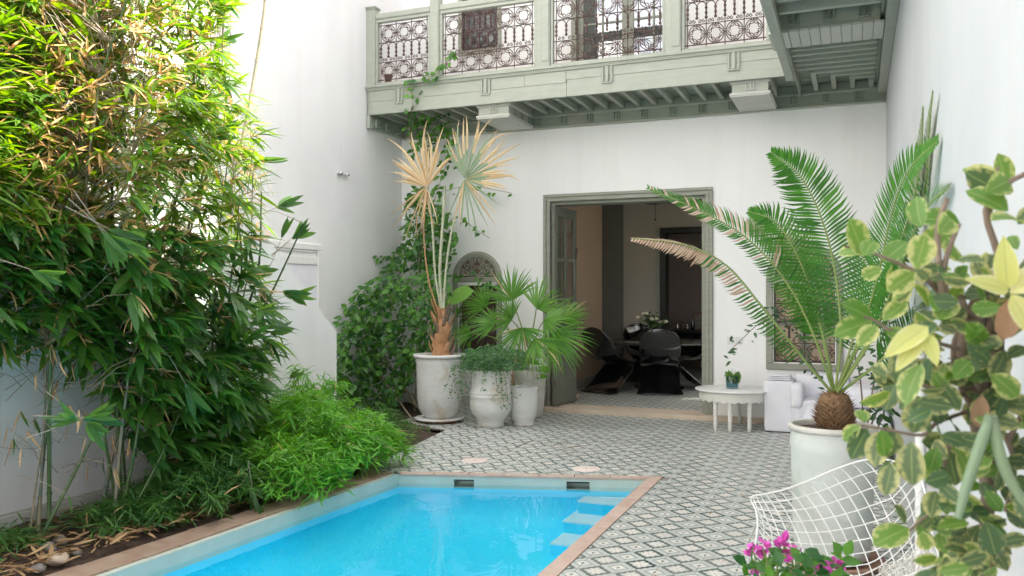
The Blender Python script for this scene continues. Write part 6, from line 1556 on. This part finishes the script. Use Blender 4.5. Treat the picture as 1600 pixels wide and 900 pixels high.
# leaves: base point, tip point, size factor, template, facing
LV = [((1572,300),(1560,200),1,'a'),((1565,290),(1508,255),1,'b'),((1560,300),(1512,268),.8,'c'),((1575,330),(1480,262),1.3,'b'),((1500,350),(1430,330),1.4,'b'),((1498,355),(1385,405),1,'b'),((1540,300),(1600,270),1,'b'),((1548,345),(1610,330),.9,'b'),
 ((1348,400),(1330,335),.9,'a'),((1345,395),(1310,390),1,'b'),((1350,400),(1368,370),.8,'a'),((1378,420),(1352,430),.7,'a'),((1380,408),(1420,375),1,'a'),((1395,415),(1385,450),.8,'b'),((1430,425),(1385,455),1.2,'a'),((1432,420),(1455,440),.9,'c'),((1430,420),(1450,360),1.1,'a'),
 ((1365,500),(1315,470),1.15,'a'),((1362,502),(1300,520),1,'b'),((1370,510),(1342,535),.9,'b'),((1380,500),(1420,465),1,'b'),((1440,355),(1425,300),1,'b'),((1465,365),(1500,330),1,'b'),((1480,370),(1497,420),1,'b'),
 ((1465,500),(1490,460),1.1,'a'),((1462,505),(1430,520),.9,'c'),((1470,505),(1515,480),1,'c'),((1450,545),(1480,560),.8,'a'),((1470,570),(1490,600),.8,'a'),((1455,560),(1440,600),.9,'c'),((1440,570),(1395,640),1.1,'b'),((1400,600),(1420,540),1.1,'c'),((1405,605),(1370,590),1,'c'),
 ((1400,600),(1380,640),.9,'c'),((1440,620),(1420,700),1.3,'c'),((1438,620),(1400,640),.8,'c'),((1470,610),(1510,640),1.1,'c'),((1465,615),(1470,650),.9,'c'),((1345,665),(1310,690),.9,'b'),((1350,660),(1345,640),.7,'a'),((1355,670),(1330,720),.9,'c'),((1375,672),(1390,720),1,'b'),((1380,672),(1362,730),1,'c'),
 ((1385,665),(1400,750),1,'c'),((1410,700),(1395,760),.9,'b'),((1425,690),(1420,780),1.35,'c'),((1440,690),(1500,700),1,'c'),((1470,680),(1505,690),1,'c'),((1465,700),(1450,740),.9,'a'),((1470,705),(1440,790),1,'b'),((1480,700),(1500,770),1.3,'c'),((1495,700),(1540,780),1.2,'b'),
 ((1420,825),(1360,850),1.2,'a'),((1415,820),(1405,790),1,'c'),((1430,830),(1470,800),1,'c'),((1470,830),(1475,870),1.1,'a'),((1440,830),(1450,860),.8,'a'),((1475,810),(1500,850),1.1,'c'),((1480,805),(1470,765),1,'b'),((1485,800),(1510,790),1,'b'),((1540,815),(1560,875),1.25,'c'),((1530,820),(1500,880),1.2,'c'),((1480,870),(1480,920),1.2,'c'),((1510,860),(1530,910),1,'c'),((1570,790),(1610,800),1,'b'),((1565,800),(1545,770),.9,'b'),
 ((1550,620),(1575,590),1,'b'),((1590,620),(1560,590),1.2,'b'),((1540,615),(1560,660),1,'c'),((1535,620),(1510,660),1,'c'),((1575,560),(1600,540),1,'c'),((1570,470),(1600,500),1.1,'c'),((1590,430),(1615,480),1,'c'),((1510,440),(1480,430),.8,'a'),((1540,440),(1520,400),.8,'c'),((1545,420),(1560,390),.8,'c'),((1590,350),(1610,330),.9,'c'),((1590,390),(1575,365),.8,'b'),
 ((1500,500),(1540,520),.9,'c'),((1490,590),(1520,560),.9,'a'),((1450,480),(1440,440),.9,'b'),((1500,640),(1470,600),1,'c'),((1455,640),(1430,650),.8,'c')]
its = []
for (b_, t_, k, ty) in LV:
    d0 = DV + U(-.12, .10); a, b = vp(*b_, d0), vp(*t_, d0 + U(-.03, .03)); L = (b-a).length
    s_ = min(.072, max(.044, L)*.92*(.88+.13*k)) ; nrm = (CAMP - a).normalized()*U(.6, 1.3) + Vector((U(-.5, .5), U(-.4, .4), U(.0, .9)))
    its.append(({'a': 'var_a', 'b': 'var_b', 'c': 'var_c'}[ty], frame(a, b-a, nrm, s_)))
for k in range(260):        # inner leaves between the placed ones
    px, py = U(1380, 1610), U(400, 900)
    if k % 2: px = U(1455, 1610)
    if 1572 < px and (520 < py < 620 or py > 800): continue
    if px < 1440 and 640 < py < 700 or (px < 1450 and py > 740): continue
    p = vp(px, py, U(1.36, 1.60)); its.append((random.choice(['var_c', 'var_b', 'var_c']), frame(p, rdir(-.9, .5), (CAMP-p).normalized() + rdir()*.9, U(.036, .058))))
foliage(vg, its, 300)
its = []
for (b_, t_, s_) in (((1576,455),(1505,428),.075),((1574,452),(1570,392),.085),((1578,458),(1620,430),.10),((1580,460),(1610,510),.08)): a, b = vp(*b_, 1.30), vp(*t_, 1.28); its.append(('cream', frame(a, b-a, (CAMP-a).normalized() + Vector((0, 0, .5)), s_)))
for (b_, t_, s_) in (((1450,510),(1370,560),.088),((1445,520),(1455,545),.06),((1440,530),(1400,575),.07)): a, b = vp(*b_, 1.32), vp(*t_, 1.30); its.append(('cream', frame(a, b-a, (CAMP-a).normalized() + Vector((0, 0, .6)), s_)))
foliage(vg, its, 20, 'cream_leaf')
its = [('bronze', frame(vp(1588, 462, 1.36), vp(1568, 525, 1.36) - vp(1588, 462, 1.36), (CAMP-vp(1588, 462)).normalized(), .075)), ('bronze', frame(vp(1535, 618, 1.4), vp(1530, 650, 1.4) - vp(1535, 618, 1.4), (0, -1, .3), .055)), ('bronze', frame(vp(1405, 560, 1.5), vp(1415, 590, 1.5)-vp(1405, 560, 1.5), (0, -1, .2), .06))]
foliage(vg, its, 10, 'dried_leaf')
for P in ([(1548, 650), (1530, 700), (1510, 760), (1497, 810)], [(1550, 650), (1565, 720), (1590, 770), (1625, 810)]):
    c = bez([vp(p[0], p[1], 1.25) for p in P], 8); MB().tube(c, [.0075, .008, .0085, .0085, .008, .0075, .007, .006, .005], 8).build('pale_pod', M['palm_blue'], vg)

# fallen bracts and small dry leaves on the tiles
its = []
for k in range(34):
    x, y = (U(-1.2, -.2), U(3.9, 8.8)) if k % 3 else (U(-3.3, -1.6), U(7.0, 9.3))
    its.append(('litter' if k % 2 else 'litter2', frame((x, y, .006 + U(0, .004)), rdir(-.05, .08), (U(-.3, .3), U(-.3, .3), 1), U(.025, .055))))
t = thing('fallen_leaves', 'few small dry leaves scattered over the patterned tiles', 'dry leaves', (-1, 7, 0)); foliage(t, its, 40, 'dry_leaf')
